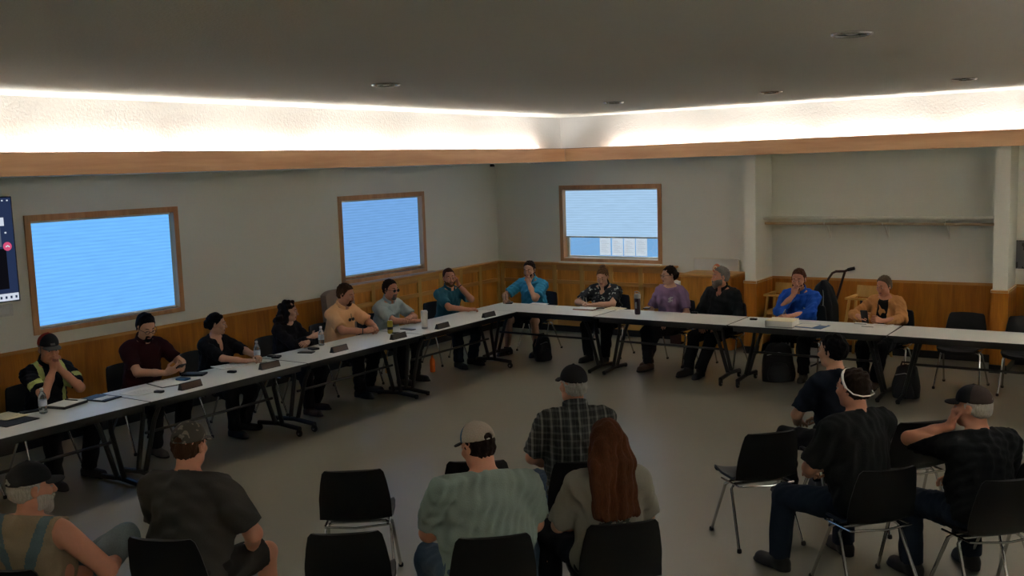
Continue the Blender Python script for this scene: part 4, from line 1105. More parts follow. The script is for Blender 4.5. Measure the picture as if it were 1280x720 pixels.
    ax, ay, az = axis_pts(lo[0], hi[0], .0115, hf, fx), axis_pts(lo[1], hi[1], .0115, hf, fy), axis_pts(lo[2], hi[2], .0115, hf, fz)
    D = field(prims, ax, ay, az)
    Z = az[None, None, :]; D = np.maximum(D, .012-Z)
    Vt, Q = nets(D, ax, ay, az)
    # keep the largest connected surface
    def lipf(c):
        q = (c-Hc) @ Rh/hs
        return ((np.abs(q[:, 0]) < .021) & (q[:, 1] > .082) & (q[:, 2] < -.055) & (q[:, 2] > -.079)).astype(int)
    body = mesh_from('person', Vt, Q, [skin(g('skin', 'fair')), M['lip']], None, lipf)
    body.location = origin; body.rotation_euler.z = face-PI/2
    tag(body, g('label'), 'person')
    # ---- eyes and brows
    for sd in (1, -1):
        mb = MB(); c = H(sd*.0315, .0795, .003); r = .0118*hs
        q = Matrix([list(r_) for r_ in (Rh @ RX(-PI/2))])
        mb.lathe([(r*math.sin(a), r*math.cos(a)) for a in np.linspace(PI, .42, 9)]+[(r*.39, r*.925)], c, 14, q); mb.mi = 1
        mb.lathe([(r*.42, r*.90), (r*.40, r*.935), (r*.2, r*1.0), (0, r*1.01)], c, 12, q)
        mb.build('eye', [M['eyew'], M['iris']], body)
    hk = g('hair', 'dark')
    grow('eyebrows', [C_h((sd*.049, .070, .0305), (sd*.034, .0855, .0350), .003, .0042, .004) for sd in (1, -1)]+[C_h((sd*.034, .0855, .0350), (sd*.015, .0945, .0335), .0042, .0038, .004) for sd in (1, -1)], [hairm(g('brow', hk))], body, .0045)
    # ---- hair
    style = g('style', 'short'); th = g('hth', .011) if not g('cap') else .0035
    zl_ = {'short': ([-.12, -.06, -.02, .005, .022, .042, .064, .1], [-.058, -.060, -.035, -.014, .030, .074, .093, .098]),
           'receding': ([-.12, -.06, -.02, .005, .02, .04, .07, .1], [-.055, -.058, -.035, -.01, .04, .082, .10, .11]),
           'back': ([-.12, -.06, -.03, .0, .026, .046, .066, .1], [-.075, -.07, -.02, -.004, .016, .050, .076, .082]),
           'long': ([-.12, -.06, -.01, .02, .035, .055, .075, .1], [-.40, -.40, -.30, -.10, .015, .058, .078, .08])}[g('line', {'short': 'short', 'bald': 'receding', 'bun': 'back', 'topknot': 'back', 'long': 'long', 'curly': 'long', 'verylong': 'long'}[style])]
    def hcut(X, Y, Z):
        q0, q1, q2 = X-Hc[0], Y-Hc[1], Z-Hc[2]
        y = (q0*Rh[0, 1]+q1*Rh[1, 1]+q2*Rh[2, 1])/hs; z = (q0*Rh[0, 2]+q1*Rh[1, 2]+q2*Rh[2, 2])/hs
        jag = .004*np.sin(q0*f32(310)+q2*f32(140))+.003*np.sin(q1*f32(420)-q0*f32(190))
        r_ = np.interp(y, zl_[0], zl_[1])-z+jag
        return r_
    hpz = [E_h((0, -.016-.55*th, .030+.45*th), (.0765+th*.55, .098+th*.75, .092+th*.9), .02)]
    if style in ('short',): hpz.append(E_h((0, -.02, -.01), (.0745+th*.5, .092+th*.5, .075), .02))
    if style == 'bun': hpz.append(E_h((0, -.118, -.005), (.043, .038, .045), .015)); hpz.append(E_h((0, -.03, -.01), (.076, .088, .075), .02))
    if style == 'topknot': hpz.append(E_h((.0, -.065, .128), (.042, .04, .036), .012)); hpz.append(E_h((0, -.03, -.01), (.076, .088, .075), .02))
    if style in ('long', 'curly', 'verylong'):
        ln = {'long': .20, 'curly': .23, 'verylong': .36}[style]; fl = 1.25 if style == 'curly' else 1.0
        back = unit(T @ V3(0, -.10, -1))
        for xx in (-.062, -.03, 0, .03, .062):
            st = H(xx, -.055, .0); hpz.append(rc(st, st+V3(xx*.35*fl, -.035, -.10)+0*back, .048*hs, .050*fl*hs, .03)); m_ = st+V3(xx*.35*fl, -.035, -.10)
            hpz.append(rc(m_, m_+back*(ln-.08-abs(xx)*.5)+V3(xx*.30*fl, -.034, 0), .050*fl*hs, .034*hs, .035))
        for sd in (1, -1): hpz.append(rc(H(sd*.074, -.005, .03), H(sd*.086*fl, -.005, -.12), .026, .024*fl, .02))
    if g('cap') is None or style != 'bald' or True:
        fold = {'curly': .006, 'long': .003, 'verylong': .003}.get(style, .0020)
        hr = grow('hair', hpz, [hairm(hk)], body, .0058, 0, [hcut], None, fold, g('seed', 1), 0, freq=4.5 if style not in ('verylong', 'long', 'curly') else 2.4)
    if g('beard'):
        bl = g('bl', .010)
        def bcut(X, Y, Z):
            q0, q1, q2 = X-Hc[0], Y-Hc[1], Z-Hc[2]
            x = (q0*Rh[0, 0]+q1*Rh[1, 0]+q2*Rh[2, 0])/hs; y = (q0*Rh[0, 1]+q1*Rh[1, 1]+q2*Rh[2, 1])/hs; z = (q0*Rh[0, 2]+q1*Rh[1, 2]+q2*Rh[2, 2])/hs
            a = z-np.interp(np.abs(x), [0, .02, .028, .05, .08], [-.046, -.047, -.06, -.035, -.02]) if not g('goatee') else np.maximum(z+.046, np.abs(x)-.034)
            mouth = .012-np.sqrt((x/2.0)**2+(z+.066)**2)
            return np.maximum(np.maximum(a, .0-y), mouth)
        grow('beard', [E_h((0, .022, -.045), (.062*jw+bl*.6, .070+bl, .074+bl*.4), .02), E_h((0, .066, -.098-bl*.8), (.028*jw+bl, .022+bl, .022+bl*1.2), .02), E_h((.045*jw, .012, -.074), (.024+bl*.5, .03, .026+bl*.5), .02), E_h((-.045*jw, .012, -.074), (.024+bl*.5, .03, .026+bl*.5), .02),
             E_h((0, .089, -.050), (.030, .014, .010), .01)], [hairm(g('beard'))], body, .0062, 0, [bcut], None, .0016, 3, 1)
    # ---- cap
    cp = g('cap')
    if cp:
        up = RX(cp.get('tilt', 3)*D2R)
        Rc = Rh @ up; q_ = lambda x, y, z: Hc+Rh @ V3(0, 0, .02)*hs+Rc @ V3(x, y, z)*hs
        def ccut(X, Y, Z):
            a = q_(0, 0, .016); n_ = -Rc[:, 2]; return (X-a[0])*n_[0]+(Y-a[1])*n_[1]+(Z-a[2])*n_[2]
        cs = [ccut]
        if cp.get('strap'):
            o_ = q_(0, -.112, .022)
            def hole(X, Y, Z):
                q0, q1, q2 = X-o_[0], Y-o_[1], Z-o_[2]; x = q0*Rc[0, 0]+q1*Rc[1, 0]+q2*Rc[2, 0]; y = q0*Rc[0, 1]+q1*Rc[1, 1]+q2*Rc[2, 1]; z = q0*Rc[0, 2]+q1*Rc[1, 2]+q2*Rc[2, 2]
                return np.minimum(-(np.sqrt(x**2+(y/1.0)**2+(z*1.1)**2)-.030), np.where(z > .004, 9, -1)*1.0+0*x) if False else -np.maximum(np.sqrt(x**2+(y*.6)**2+z**2)-.030, .003-z)
            cs.append(hole)
        cm = cp['mats']
        def cmf(c):
            q = (c-q_(0, 0, 0)) @ Rc/hs
            return cp['matf'](q) if 'matf' in cp else np.zeros(len(c), int)
        cap = grow('cap', [el(q_(0, -.014, .024), np.array((.0865, .108, .098))*hs, Rc, .01), el(q_(0, -.01, .122), np.array((.011, .011, .007))*hs, Rc, .003)], cm, body, .0065, 0, cs, cmf, .0006, 2, 1)
        Rv = Rc @ RX(-cp.get('droop', 12)*D2R); vz = q_(0, .085, .018)
        def vcut(X, Y, Z):
            q0, q1, q2 = X-vz[0], Y-vz[1], Z-vz[2]
            x = q0*Rv[0, 0]+q1*Rv[1, 0]+q2*Rv[2, 0]; y = q0*Rv[0, 1]+q1*Rv[1, 1]+q2*Rv[2, 1]; z = q0*Rv[0, 2]+q1*Rv[1, 2]+q2*Rv[2, 2]
            return np.maximum(np.abs(z+3.2*x*x)-.0042, -(y+.035))
        grow('visor', [el(vz+Rv @ V3(0, -.02, 0), np.array((.083, .098, .06))*hs, Rv, .01)], [cp.get('visor', cm[0])], cap, .0048, 0, [vcut], None, 0, 0, 1)
        if cp.get('logo'):
            c = q_(0, .094, .048); MB().sheet(lambda u, v: tuple(q_(-.02+.04*u, .101-.012*(2*u-1)**2*.3-.028*v, .032+.034*v)), 6, 4, .002).build('badge', cp['logo'], cap)
    # ---- spectacles
    if g('glasses'):
        mb = MB(); q = Matrix([list(r_) for r_ in (Rh @ RX(PI/2))])
        for sd in (1, -1):
            mb.torus(H(sd*.033, .103, .003), .022*hs, .0026, q, 20, 6, .78)
            mb.tube([H(sd*.055, .100, .008), H(sd*.080, .06, .010), H(sd*.086, -.005, .008), H(sd*.083, -.03, -.012)], .0024, 6)
        mb.tube([H(-.012, .106, .006), H(0, .113, .008), H(.012, .106, .006)], .0024, 6)
        sg = mb.build('spectacles', M['lens'], body)
        if g('glasses') == 'dark':
            mb = MB()
            for sd in (1, -1): mb.lathe([(0, -.001), (.021*hs, -.001), (.021*hs, .001), (0, .001)], H(sd*.033, .103, .003), 18, q)
            mb.build('tinted_lens', M['lens'], sg)
    if g('topglasses'):
        mb = MB(); pts = []
        for a in np.linspace(-1.75, 1.75, 15): pts.append(H(.094*math.sin(a), -.012+.045*math.cos(a), .035+.085*math.cos(a)))
        mb.tube(pts, .0075, 8)
        for sd in (1, -1): mb.tube([H(sd*.093, -.02, .02), H(sd*.092, -.07, -.015), H(sd*.06, -.115, -.03), H(0, -.125, -.034)], .004, 8)
        mb.build('sunglasses', M['whitep'], body)
    # ---- shirt
    sh = g('shirt'); infl = sh.get('inf', .013)
    sl_ = sh.get('sleeve', .72)       # fraction of upper arm, 2 = long, 0 = none
    sprims = list(tor); 
    # armhole-less shapes
    for sd in (1, -1):
        E, W = arms[sd]
        if sl_ >= 1.5: sprims += [rc(Sh[sd], E, .056*s*am, .048*s*am, .03), rc(E, E*.1+W*.9, .047*s*am, .034*s*am, .02, .97)]
        elif sl_ > 0: sprims += [rc(Sh[sd], E, .056*s*am, .056*s*am, .03, sl_)]
        else: sprims += [rc(Sh[sd], Sh[sd]*.8+E*.2, .050*s, .05*s, .03, .2)]
    cuts = [plane(P+T @ V3(0, 0, -.115), T @ V3(0, 0, -1)), plane(N+T @ V3(0, 0, .040+sh.get('neckup', 0)), T @ V3(0, .40, 1)),
            carve(N-T @ V3(0, -.01, .03), H(0, -.0, -.06), (.052+sh.get('wide', 0))*s*g('neckg', 1), .070*s*g('neckg', 1))]
    if sh.get('vneck'): cuts.append(carve(N+T @ V3(0, .11, -.12), N+T @ V3(0, .08, .05), .020, .050))
    cuts.append(lambda X, Y, Z: .455-Z+0*X+0*Y)
    if sl_ == 0:
        for sd in (1, -1): cuts.append(lambda X, Y, Z, sd=sd: sd*(X-(Sh[sd]+0*N)[0])+.012)
    smf = None
    if 'matf' in sh:
        ctx = dict(T=T, P=P, N=N, Sh=Sh, arms=arms, Rh=Rh, ts=ts, s=s)
        smf = lambda c: sh['matf'](c, (c-P) @ T, ctx)
    shirt = grow(sh.get('name', 'shirt'), sprims, sh['mats'], body, .0065 if 'matf' in sh else .0095, infl, cuts, smf, .0028, g('seed', 1)+5, 1, freq=2.1)
    if sh.get('collar'):
        a_, b_ = N-T @ V3(0, 0, .02), H(0, -.015, -.075)
        r0 = (.066)*s*g('neckg', 1)
        cc = [carve(a_-T @ V3(0, 0, .05), b_, r0+.004, r0-.002), plane(N+T @ V3(0, 0, .078), T @ V3(0, .42, 1)), plane(N+T @ V3(0, 0, .018), -(T @ V3(0, .62, 1))),
              lambda X, Y, Z: ((Y-N[1])*1.0-.045)-np.abs(X-N[0])*1.3]
        grow('collar', [rc(a_-T @ V3(0, 0, .02), b_, r0+.024, r0+.009, .01)], [sh['mats'][0]], shirt, .006, 0, cc, None, 0, 0, 1)
    if sh.get('open'):   # an open jacket shows a dark tee between its fronts
        grow('undershirt', tor, [sh['open']], body, .0070, infl+.004, cuts[:3]+[lambda X, Y, Z: np.abs((X-P[0])*T[0, 0]+(Y-P[1])*T[1, 0]+(Z-P[2])*T[2, 0])-.062-.0*Z, lambda X, Y, Z: -((X-P[0])*T[0, 1]+(Y-P[1])*T[1, 1]+(Z-P[2])*T[2, 1])+.02], None, .001, 2, 1)
    # ---- trousers
    tr = g('trousers', {'mat': fab('black_trouser', (.012, .012, .014, 1))}); k_end = tr.get('short', False)
    tpz = [el(tp(0, -.01, -.005), (.172*w*s*(1.03 if fem else 1), .135*gi*s, .112*s), T, .05)]; tcs = []
    for sd in (1, -1):
        K, A, _, _ = KA[sd]; tg = .5+.5*gi
        if k_end: tpz.append(rc(HJ[sd], K, .088*s*tg, .070*s, .04, .86))
        else: tpz += [rc(HJ[sd], K, .087*s*tg, .064*s, .04), rc(K, A+V3(0, -.006, -.012), .064*s, .055*s, .025, .97)]
    tcs.append(lambda X, Y, Z: np.minimum(Z-(P[2]+.085), .13-Y)+0*X)
    grow('shorts' if k_end else 'trousers', tpz, [tr['mat']], body, .0105, .013, tcs+[lambda X, Y, Z: .03-Z+0*X+0*Y], None, .0026, g('seed', 1)+9, 1, freq=2.0)
    # ---- shoes
    shm = g('shoe', M['shoe'])
    for sd in (1, -1):
        K, A, yw, pt = KA[sd]; R_ = RZ(yw) @ RX(pt); o_ = A-V3(0, 0, .085*s)
        Q_ = lambda x, y, z: o_+R_ @ V3(x, y, z)*s
        def smf2(c, R_=R_, o_=o_): return (((c-o_) @ R_)[:, 2] < .024).astype(int)
        bot = plane(Q_(0, 0, .003), R_ @ V3(0, 0, -1))
        grow('shoe', [rc(Q_(0, -.045, .045), Q_(sd*.006, .15, .032), .043*s, .040*s, .02), rc(Q_(0, -.03, .05), Q_(0, .0, .115), .043*s, .047*s, .03), el(Q_(sd*.004, .10, .012), (.048*s, .115*s, .022*s), R_, .015), el(Q_(0, -.04, .012), (.042*s, .055*s, .022*s), R_, .015)],
             [shm, g('sole', M['rubber'])], body, .0095, .003, [bot, plane(Q_(0, 0, .118), R_ @ V3(0, 0, 1))], smf2, 0, 0, 1)
    # ---- watch
    for sd, key in ((1, 'ra'), (-1, 'la')):
        if g(key, {}).get('watch'):
            E, W = arms[sd]; ax_ = unit(W-E); c = W-ax_*.022
            z_ = Vector(ax_); q = z_.to_track_quat('Z', 'Y').to_matrix()
            MB().torus(c, .031*s*am, .006, q, 20, 8).build('wrist_band', M['black'], body)
    sp['_r'] = dict(body=body, origin=origin, H=H, arms=arms, Rw=Rw, toW=lambda q: origin+Rw @ np.asarray(q, float), ts=ts, Rh=Rh, N=N, T=T, P=P)
    PEOPLE.append((g('label'), origin.copy(), ts, [Rw @ arms[s_][1]+origin for s_ in (1, -1)], [Rw @ arms[s_][0]+origin for s_ in (1, -1)]))
    return sp['_r'] | {'face': face}
PEOPLE = []
M['shoe'] = plain('dark_shoe', (.015, .013, .013, 1), .55, scale=60)
M['shoebrown'] = plain('brown_shoe', (.06, .03, .018, 1), .55, scale=60)
M['shoegrey'] = plain('grey_shoe', (.09, .085, .08, 1), .7, scale=60)
# ================================================================ WHO SITS WHERE
C_ = lambda r, g_, b_: (r, g_, b_, 1)
blackfab = fab('black', C_(.010, .010, .012)); navy = fab('navy', C_(.010, .012, .022)); jeans = fab('denim', C_(.035, .065, .12), .25); darkjeans = fab('dark_denim', C_(.014, .022, .04), .25)
TBL = TZ
# helper arm poses in the sitter's frame; e = distance from hip to the near table edge
def onT(x, y, z=.030): return (x, y, TZ+z)
def left_top(px, py, x=1.25): return spot(px, py, 0, x)
def back_top(px, py, y=-1.83): return spot(px, py, 1, y)
def seat_behind(r, face, txt):
    o = r['origin']; a = math.radians(face); chair(o[0]-.02*math.cos(a), o[1]-.02*math.sin(a), face, txt)

# --- left row
hiviz = fab('hi_vis_tape', C_(.50, .58, .22), .05)
def m_hiviz(c, q, X):
    r = np.zeros(len(c), int)
    for sd in (1, -1):
        E, S_ = X['arms'][sd][0], X['Sh'][sd]; v = E-S_; t = (c-S_) @ v/(v @ v); near = np.linalg.norm(c-(S_+np.clip(t, 0, 1)[:, None]*v), axis=1) < .10
        r[near & (t > .46) & (t < .66) & (np.abs(q[:, 0]) > .14)] = 1
    r[(np.abs(np.abs(q[:, 0])-.105) < .024) & (q[:, 2] > .17) & (np.abs(q[:, 0]) > .03)] = 1
    return r
P1 = dict(label='man in black work shirt with yellow-green stripes and red-black cap', face=0, top=left_top(60, 417), lean=17, hyaw=-10, hpitch=10, hat=.012, w=1.04, girth=1.08, skin='ruddy', hair='grey', style='short',
    cap=dict(mats=[fab('cap_red', C_(.36, .04, .025)), fab('cap_black', C_(.02, .02, .022))], matf=lambda q: ((q[:, 1] > .01)).astype(int), visor=fab('cap_grey', C_(.13, .125, .12)), logo=fab('cap_grey', C_(.13, .125, .12))),
    shirt=dict(mats=[fab('work_shirt', C_(.010, .012, .018)), hiviz], matf=m_hiviz, collar=True, sleeve=.78),
    ra=dict(head=(.018, .135, -.155), headdir=(-.15, -.10, 1), headn=(-.9, -.35, 0), curl=.75, pole=(.75, .3, -1)), la=dict(head=(-.030, .135, -.15), headdir=(.15, -.10, 1), headn=(.9, -.35, 0), curl=.7, pole=(-.75, .3, -1)),
    rl=dict(a=(.17, .40, .085)), ll=dict(a=(-.18, .36, .085)), trousers=dict(mat=blackfab), seed=1)
P2 = dict(label='bearded man in dark maroon polo looking down at his phone', face=0, top=left_top(184, 395), lean=13, hyaw=-12, hpitch=24, w=1.08, girth=1.12, skin='fair', hair='black', style='short', hth=.016, beard='black', goatee=True, bl=.006, glasses='clear',
    shirt=dict(mats=[fab('maroon', C_(.035, .008, .010))], collar=True, sleeve=.76),
    ra=dict(w=(.055, .50, TZ+.060), d=(-.55, .80, .35), n=(-.75, -.35, .45), curl=.5, pole=(1, -.1, -.6)), la=dict(w=(-.125, .50, TZ+.062), d=(.55, .80, .35), n=(.75, -.35, .45), curl=.5, pole=(-1, -.1, -.6)),
    rl=dict(a=(.12, .36, .085)), ll=dict(a=(-.14, .40, .085)), trousers=dict(mat=blackfab), shoe=M['shoegrey'], seed=2)
P3 = dict(label='woman in black top with dark tied-back hair, hands on notepad', face=8, top=left_top(270, 392), lean=12, hyaw=34, hpitch=4, fem=True, s=.93, w=1.12, girth=1.1, skin='fair', hair='black', style='bun', hth=.012,
    shirt=dict(mats=[blackfab], sleeve=.95, vneck=True),
    ra=dict(w=(.04, .52, TZ+.032), d=(-.75, .65, 0), n=(-.3, 0, -1), curl=.5, pole=(1, 0, -.5)), la=dict(w=(-.12, .54, TZ+.05), d=(.6, .75, .05), n=(.5, 0, -1), curl=.6, pole=(-1, 0, -.5)),
    rl=dict(a=(.13, .40, .085)), ll=dict(a=(-.12, .30, .085)), trousers=dict(mat=blackfab), seed=3)
P4 = dict(label='woman with long curly dark hair in black sweater, arms folded', face=8, top=left_top(361, 377), lean=9, hyaw=26, hpitch=6, fem=True, s=.93, w=1.15, girth=1.15, skin='fair', hair='dark', style='curly', hth=.016,
    shirt=dict(mats=[fab('sweater', C_(.012, .010, .012))], sleeve=2),
    ra=dict(w=(-.06, .36, TZ+.10), d=(-.95, .2, .1), n=(0, -.9, -.3), curl=.35, pole=(1, .2, -.8)), la=dict(w=(.07, .40, TZ+.06), d=(.95, .25, 0), n=(0, -.6, -.8), curl=.35, pole=(-1, .2, -.8)),
    rl=dict(a=(.13, .42, .085)), ll=dict(a=(-.10, .32, .085)), trousers=dict(mat=blackfab), seed=4)
orange = fab('orange_shirt', C_(.92, .53, .27))
P5 = dict(label='heavy man in orange button shirt with hands clasped', face=5, top=left_top(434, 356), lean=15, hyaw=8, hpitch=15, w=1.12, girth=1.25, armg=1.1, skin='ruddy', hair='brown', style='short', hth=.014, beard='brown', goatee=True, bl=.006, neckg=1.12,
    shirt=dict(mats=[orange], collar=True, sleeve=.82, inf=.016),
    ra=dict(w=(.10, .52, TZ+.045), d=(-.72, .68, .05), n=(-.7, -.3, -.6), curl=.75, pole=(1, -.1, -.5), watch=True), la=dict(w=(-.09, .54, TZ+.050), d=(.72, .68, .05), n=(.7, -.2, -.6), curl=.8, pole=(-1, -.1, -.5)),
    rl=dict(a=(.14, .45, .085)), ll=dict(a=(-.14, .36, .085)), trousers=dict(mat=blackfab), seed=5)
P6 = dict(label='man with glasses in pale grey-blue polo, forearms crossed', face=0, top=left_top(488, 350), lean=17, hyaw=-4, hpitch=6, w=1.04, girth=1.12, skin='ruddy', hair='dark', style='short', beard='grey', goatee=True, bl=.005, glasses='dark',
    shirt=dict(mats=[fab('grey_blue', C_(.38, .46, .48))], collar=True, sleeve=.80, inf=.016),
    ra=dict(w=(-.02, .53, TZ+.034), d=(-.92, .38, 0), n=(-.2, -.1, -1), curl=.35, pole=(1, -.1, -.4)), la=dict(w=(.0, .47, TZ+.085), d=(.92, .38, -.1), n=(.1, -.2, -1), curl=.35, pole=(-1, -.1, -.4)),
    rl=dict(a=(.13, .42, .085)), ll=dict(a=(-.12, .42, .085)), trousers=dict(mat=blackfab), seed=6)
P7 = dict(label='man in dark teal shirt leaning cheek on his hand', face=-14, top=left_top(560, 336), lean=14, hyaw=-26, hpitch=2, hroll=6, w=1.04, girth=1.05, skin='ruddy', hair='redbrown', style='short', hth=.008, beard='sandy', bl=.003,
    shirt=dict(mats=[fab('teal', C_(.030, .135, .20))], collar=True, sleeve=.80),
    ra=dict(w=(.02, .52, TZ+.036), d=(-.85, .5, 0), n=(-.3, 0, -1), curl=.6, pole=(1, 0, -.4)), la=dict(head=(-.102, .060, -.115), headdir=(.12, .05, 1), headn=(.95, -.1, 0), curl=.5, pole=(-.6, .5, -1), watch=True),
    rl=dict(a=(.13, .42, .085)), ll=dict(a=(-.14, .38, .085)), trousers=dict(mat=darkjeans), seed=7)
# --- back row
P8 = dict(label='man in bright turquoise polo and shorts, hand over mouth', face=-90, top=back_top(661, 327, -1.80), lean=16, hyaw=10, hpitch=9, w=1.1, girth=1.12, armg=1.08, skin='tan', hair='dark', style='short', beard='dark', bl=.004,
    shirt=dict(mats=[fab('turquoise', C_(.05, .32, .56))], collar=True, sleeve=.78, inf=.016),
    ra=dict(w=(.20, .50, TZ+.036), d=(-.5, .8, 0), n=(-.4, 0, -1), curl=.75, pole=(1, -.1, -.4)), la=dict(head=(-.030, .125, -.170), headdir=(.20, -.12, 1), headn=(.45, -.9, 0), curl=.55, pole=(-.7, .5, -1)),
    rl=dict(a=(.20, .50, .085)), ll=dict(a=(-.22, .40, .085)), trousers=dict(mat=fab('grey_short', C_(.03, .03, .032)), short=True), seed=8)
P9 = dict(label='person in black floral shirt with hair in topknot, writing', face=-87, top=back_top(752, 336, -1.80), lean=20, hyaw=8, hpitch=17, fem=True, w=1.18, girth=1.25, armg=1.15, skin='fair', hair='sandy', style='topknot', hth=.010,
    shirt=dict(mats=[patterned('floral', C_(.010, .012, .018), C_(.36, .40, .38), 17, .30)], collar=True, sleeve=.80, vneck=True, inf=.018),
    ra=dict(w=(.13, .50, TZ+.040), d=(-.45, .85, -.05), n=(-.6, 0, -.8), curl=.75, pole=(1, -.1, -.4)), la=dict(w=(-.02, .53, TZ+.036), d=(.75, .6, 0), n=(.2, 0, -1), curl=.35, pole=(-1, -.1, -.4)),
    rl=dict(a=(.10, .48, .085)), ll=dict(a=(-.16, .52, .085)), trousers=dict(mat=blackfab), seed=9)
logo = fab('pale_print', C_(.42, .42, .44))
def m_logo(x, z, wx, wz, sgn=1):
    def f(c, q, X):
        a = (np.abs(q[:, 0]-x) < wx) & (np.abs(q[:, 2]-z) < wz) & (q[:, 1]*sgn > .03)
        return (a & (np.sin(q[:, 0]*150)+np.sin(q[:, 2]*190+q[:, 0]*60) > -.7)).astype(int)
    return f
P10 = dict(label='woman in purple T-shirt with bun hair looking aside', face=-95, top=back_top(836, 333, -1.80), lean=5, hyaw=-34, hpitch=3, fem=True, w=1.08, girth=1.12, skin='fair', hair='dark', style='bun', hth=.009, glasses='clear',
    shirt=dict(mats=[fab('purple', C_(.26, .165, .29)), logo], matf=m_logo(-.075, .345, .032, .034), sleeve=.80, inf=.016),
    ra=dict(w=(.13, .30, TZ-.16), d=(-.4, .9, -.1), n=(-.2, 0, -1), curl=.4, pole=(1, -.4, -.6)), la=dict(w=(-.13, .28, TZ-.16), d=(.4, .9, -.1), n=(.2, 0, -1), curl=.4, pole=(-1, -.4, -.6)),
    rl=dict(a=(.08, .50, .085)), ll=dict(a=(.16, .40, .11), pole=(-.3, .5, 1)), trousers=dict(mat=fab('charcoal', C_(.016, .016, .02))), shoe=M['shoebrown'], seed=10)
P11 = dict(label='grey-bearded man in unzipped black jacket looking aside', face=-97, top=back_top(901, 334, -1.78), lean=3, hyaw=-38, hpitch=0, w=1.06, girth=1.08, skin='ruddy', hair='grey', style='short', hth=.012, beard='grey', bl=.016,
    shirt=dict(mats=[fab('dark_jacket', C_(.010, .012, .014))], name='jacket', collar=True, sleeve=2, vneck=True, inf=.020),
    ra=dict(w=(.14, .30, TZ-.16), d=(-.5, .8, -.1), n=(-.2, 0, -1), curl=.45, pole=(1, -.4, -.6)), la=dict(w=(-.14, .28, TZ-.16), d=(.5, .8, -.1), n=(.2, 0, -1), curl=.45, pole=(-1, -.4, -.6)),
    rl=dict(a=(.16, .60, .085)), ll=dict(a=(-.02, .62, .085)), trousers=dict(mat=blackfab), seed=11)
P12 = dict(label='man in bright blue quarter-zip pullover, hand over mouth, writing', face=-92, top=back_top(998, 337, -1.80), lean=15, hyaw=4, hpitch=8, w=1.06, girth=1.05, skin='ruddy', hair='redbrown', style='short', hth=.012, beard='redbrown', bl=.004,
    shirt=dict(mats=[fab('blue_pullover', C_(.012, .085, .48)), logo], matf=m_logo(-.085, .34, .014, .009), name='pullover', collar=True, sleeve=2, inf=.016),
    ra=dict(head=(.035, .125, -.165), headdir=(-.35, -.12, 1), headn=(-.4, -.9, 0), curl=.5, pole=(.7, .5, -1)), la=dict(w=(-.02, .52, TZ+.040), d=(.55, .8, 0), n=(.6, 0, -.8), curl=.75, pole=(-1, -.1, -.4)),
    rl=dict(a=(.14, .44, .085)), ll=dict(a=(-.14, .40, .085)), trousers=dict(mat=blackfab), seed=12)
P13 = dict(label='grey haired woman in open tan-orange jacket holding black phone', face=-97, top=back_top(1104, 346, -1.80), lean=15, hyaw=-14, hpitch=10, fem=True, s=.95, w=1.1, girth=1.0, skin='ruddy', hair='ash', style='short', hth=.013,
    shirt=dict(mats=[fab('tan_jacket', C_(.54, .26, .095))], name='jacket', sleeve=2, inf=.018, vneck=True, open=fab('dark_tee', C_(.014, .014, .013))),
    ra=dict(w=(.15, .46, TZ+.060), d=(-.6, .75, .2), n=(-.6, -.4, -.3), curl=.55, pole=(1, -.1, -.4)), la=dict(w=(-.10, .48, TZ+.045), d=(.6, .75, .2), n=(.6, -.4, -.3), curl=.6, pole=(-1, -.1, -.4)),
    rl=dict(a=(.12, .44, .085)), ll=dict(a=(-.02, .50, .085)), trousers=dict(mat=blackfab), shoe=M['shoebrown'], seed=13)
# --- audience, seen from behind
def head_at(px, py, z): return spot(px, py, 2, z)
strapm = fab('overall_denim', C_(.11, .17, .20), .2); tee = fab('beige_tee', C_(.30, .235, .155))
def m_over(c, q, X):
    r = np.zeros(len(c), int); bk = q[:, 1] < .02
    r[bk & (np.abs(np.abs(q[:, 0])-(.012+.30*(q[:, 2]-.06))) < .027) & (q[:, 2] > .08)] = 1
    r[(~bk) & (np.abs(np.abs(q[:, 0])-.10) < .027) & (q[:, 2] > .1)] = 1
    r[q[:, 2] < .10] = 1
    return r
A1 = dict(label='man in denim overalls over beige sleeveless shirt with black cap', face=112, top=head_at(36, 582, 1.25), lean=-3, hyaw=-36, hpitch=2, hat=.012, w=1.06, girth=1.12, armg=1.15, skin='ruddy', hair='white', style='short', beard='white', bl=.014,
    cap=dict(mats=[fab('cap_black', C_(.02, .02, .022))], strap=True),
    shirt=dict(mats=[tee, strapm], matf=m_over, sleeve=0, inf=.015, name='overalls'),
    ra=dict(w=(.26, .26, .66), d=(-.5, .8, -.1), n=(-.2, 0, -1), curl=.5, pole=(1, -.4, -.6)), la=dict(w=(-.14, .32, .60), d=(.4, .9, 0), n=(0, 0, -1), curl=.4, pole=(-1, -.4, -.6)),
    rl=dict(a=(-.10, .40, .55), pole=(.9, .6, .75), yaw=60), ll=dict(a=(-.16, .46, .085)), trousers=dict(mat=fab('pale_denim', C_(.17, .22, .24), .25)), seed=14)
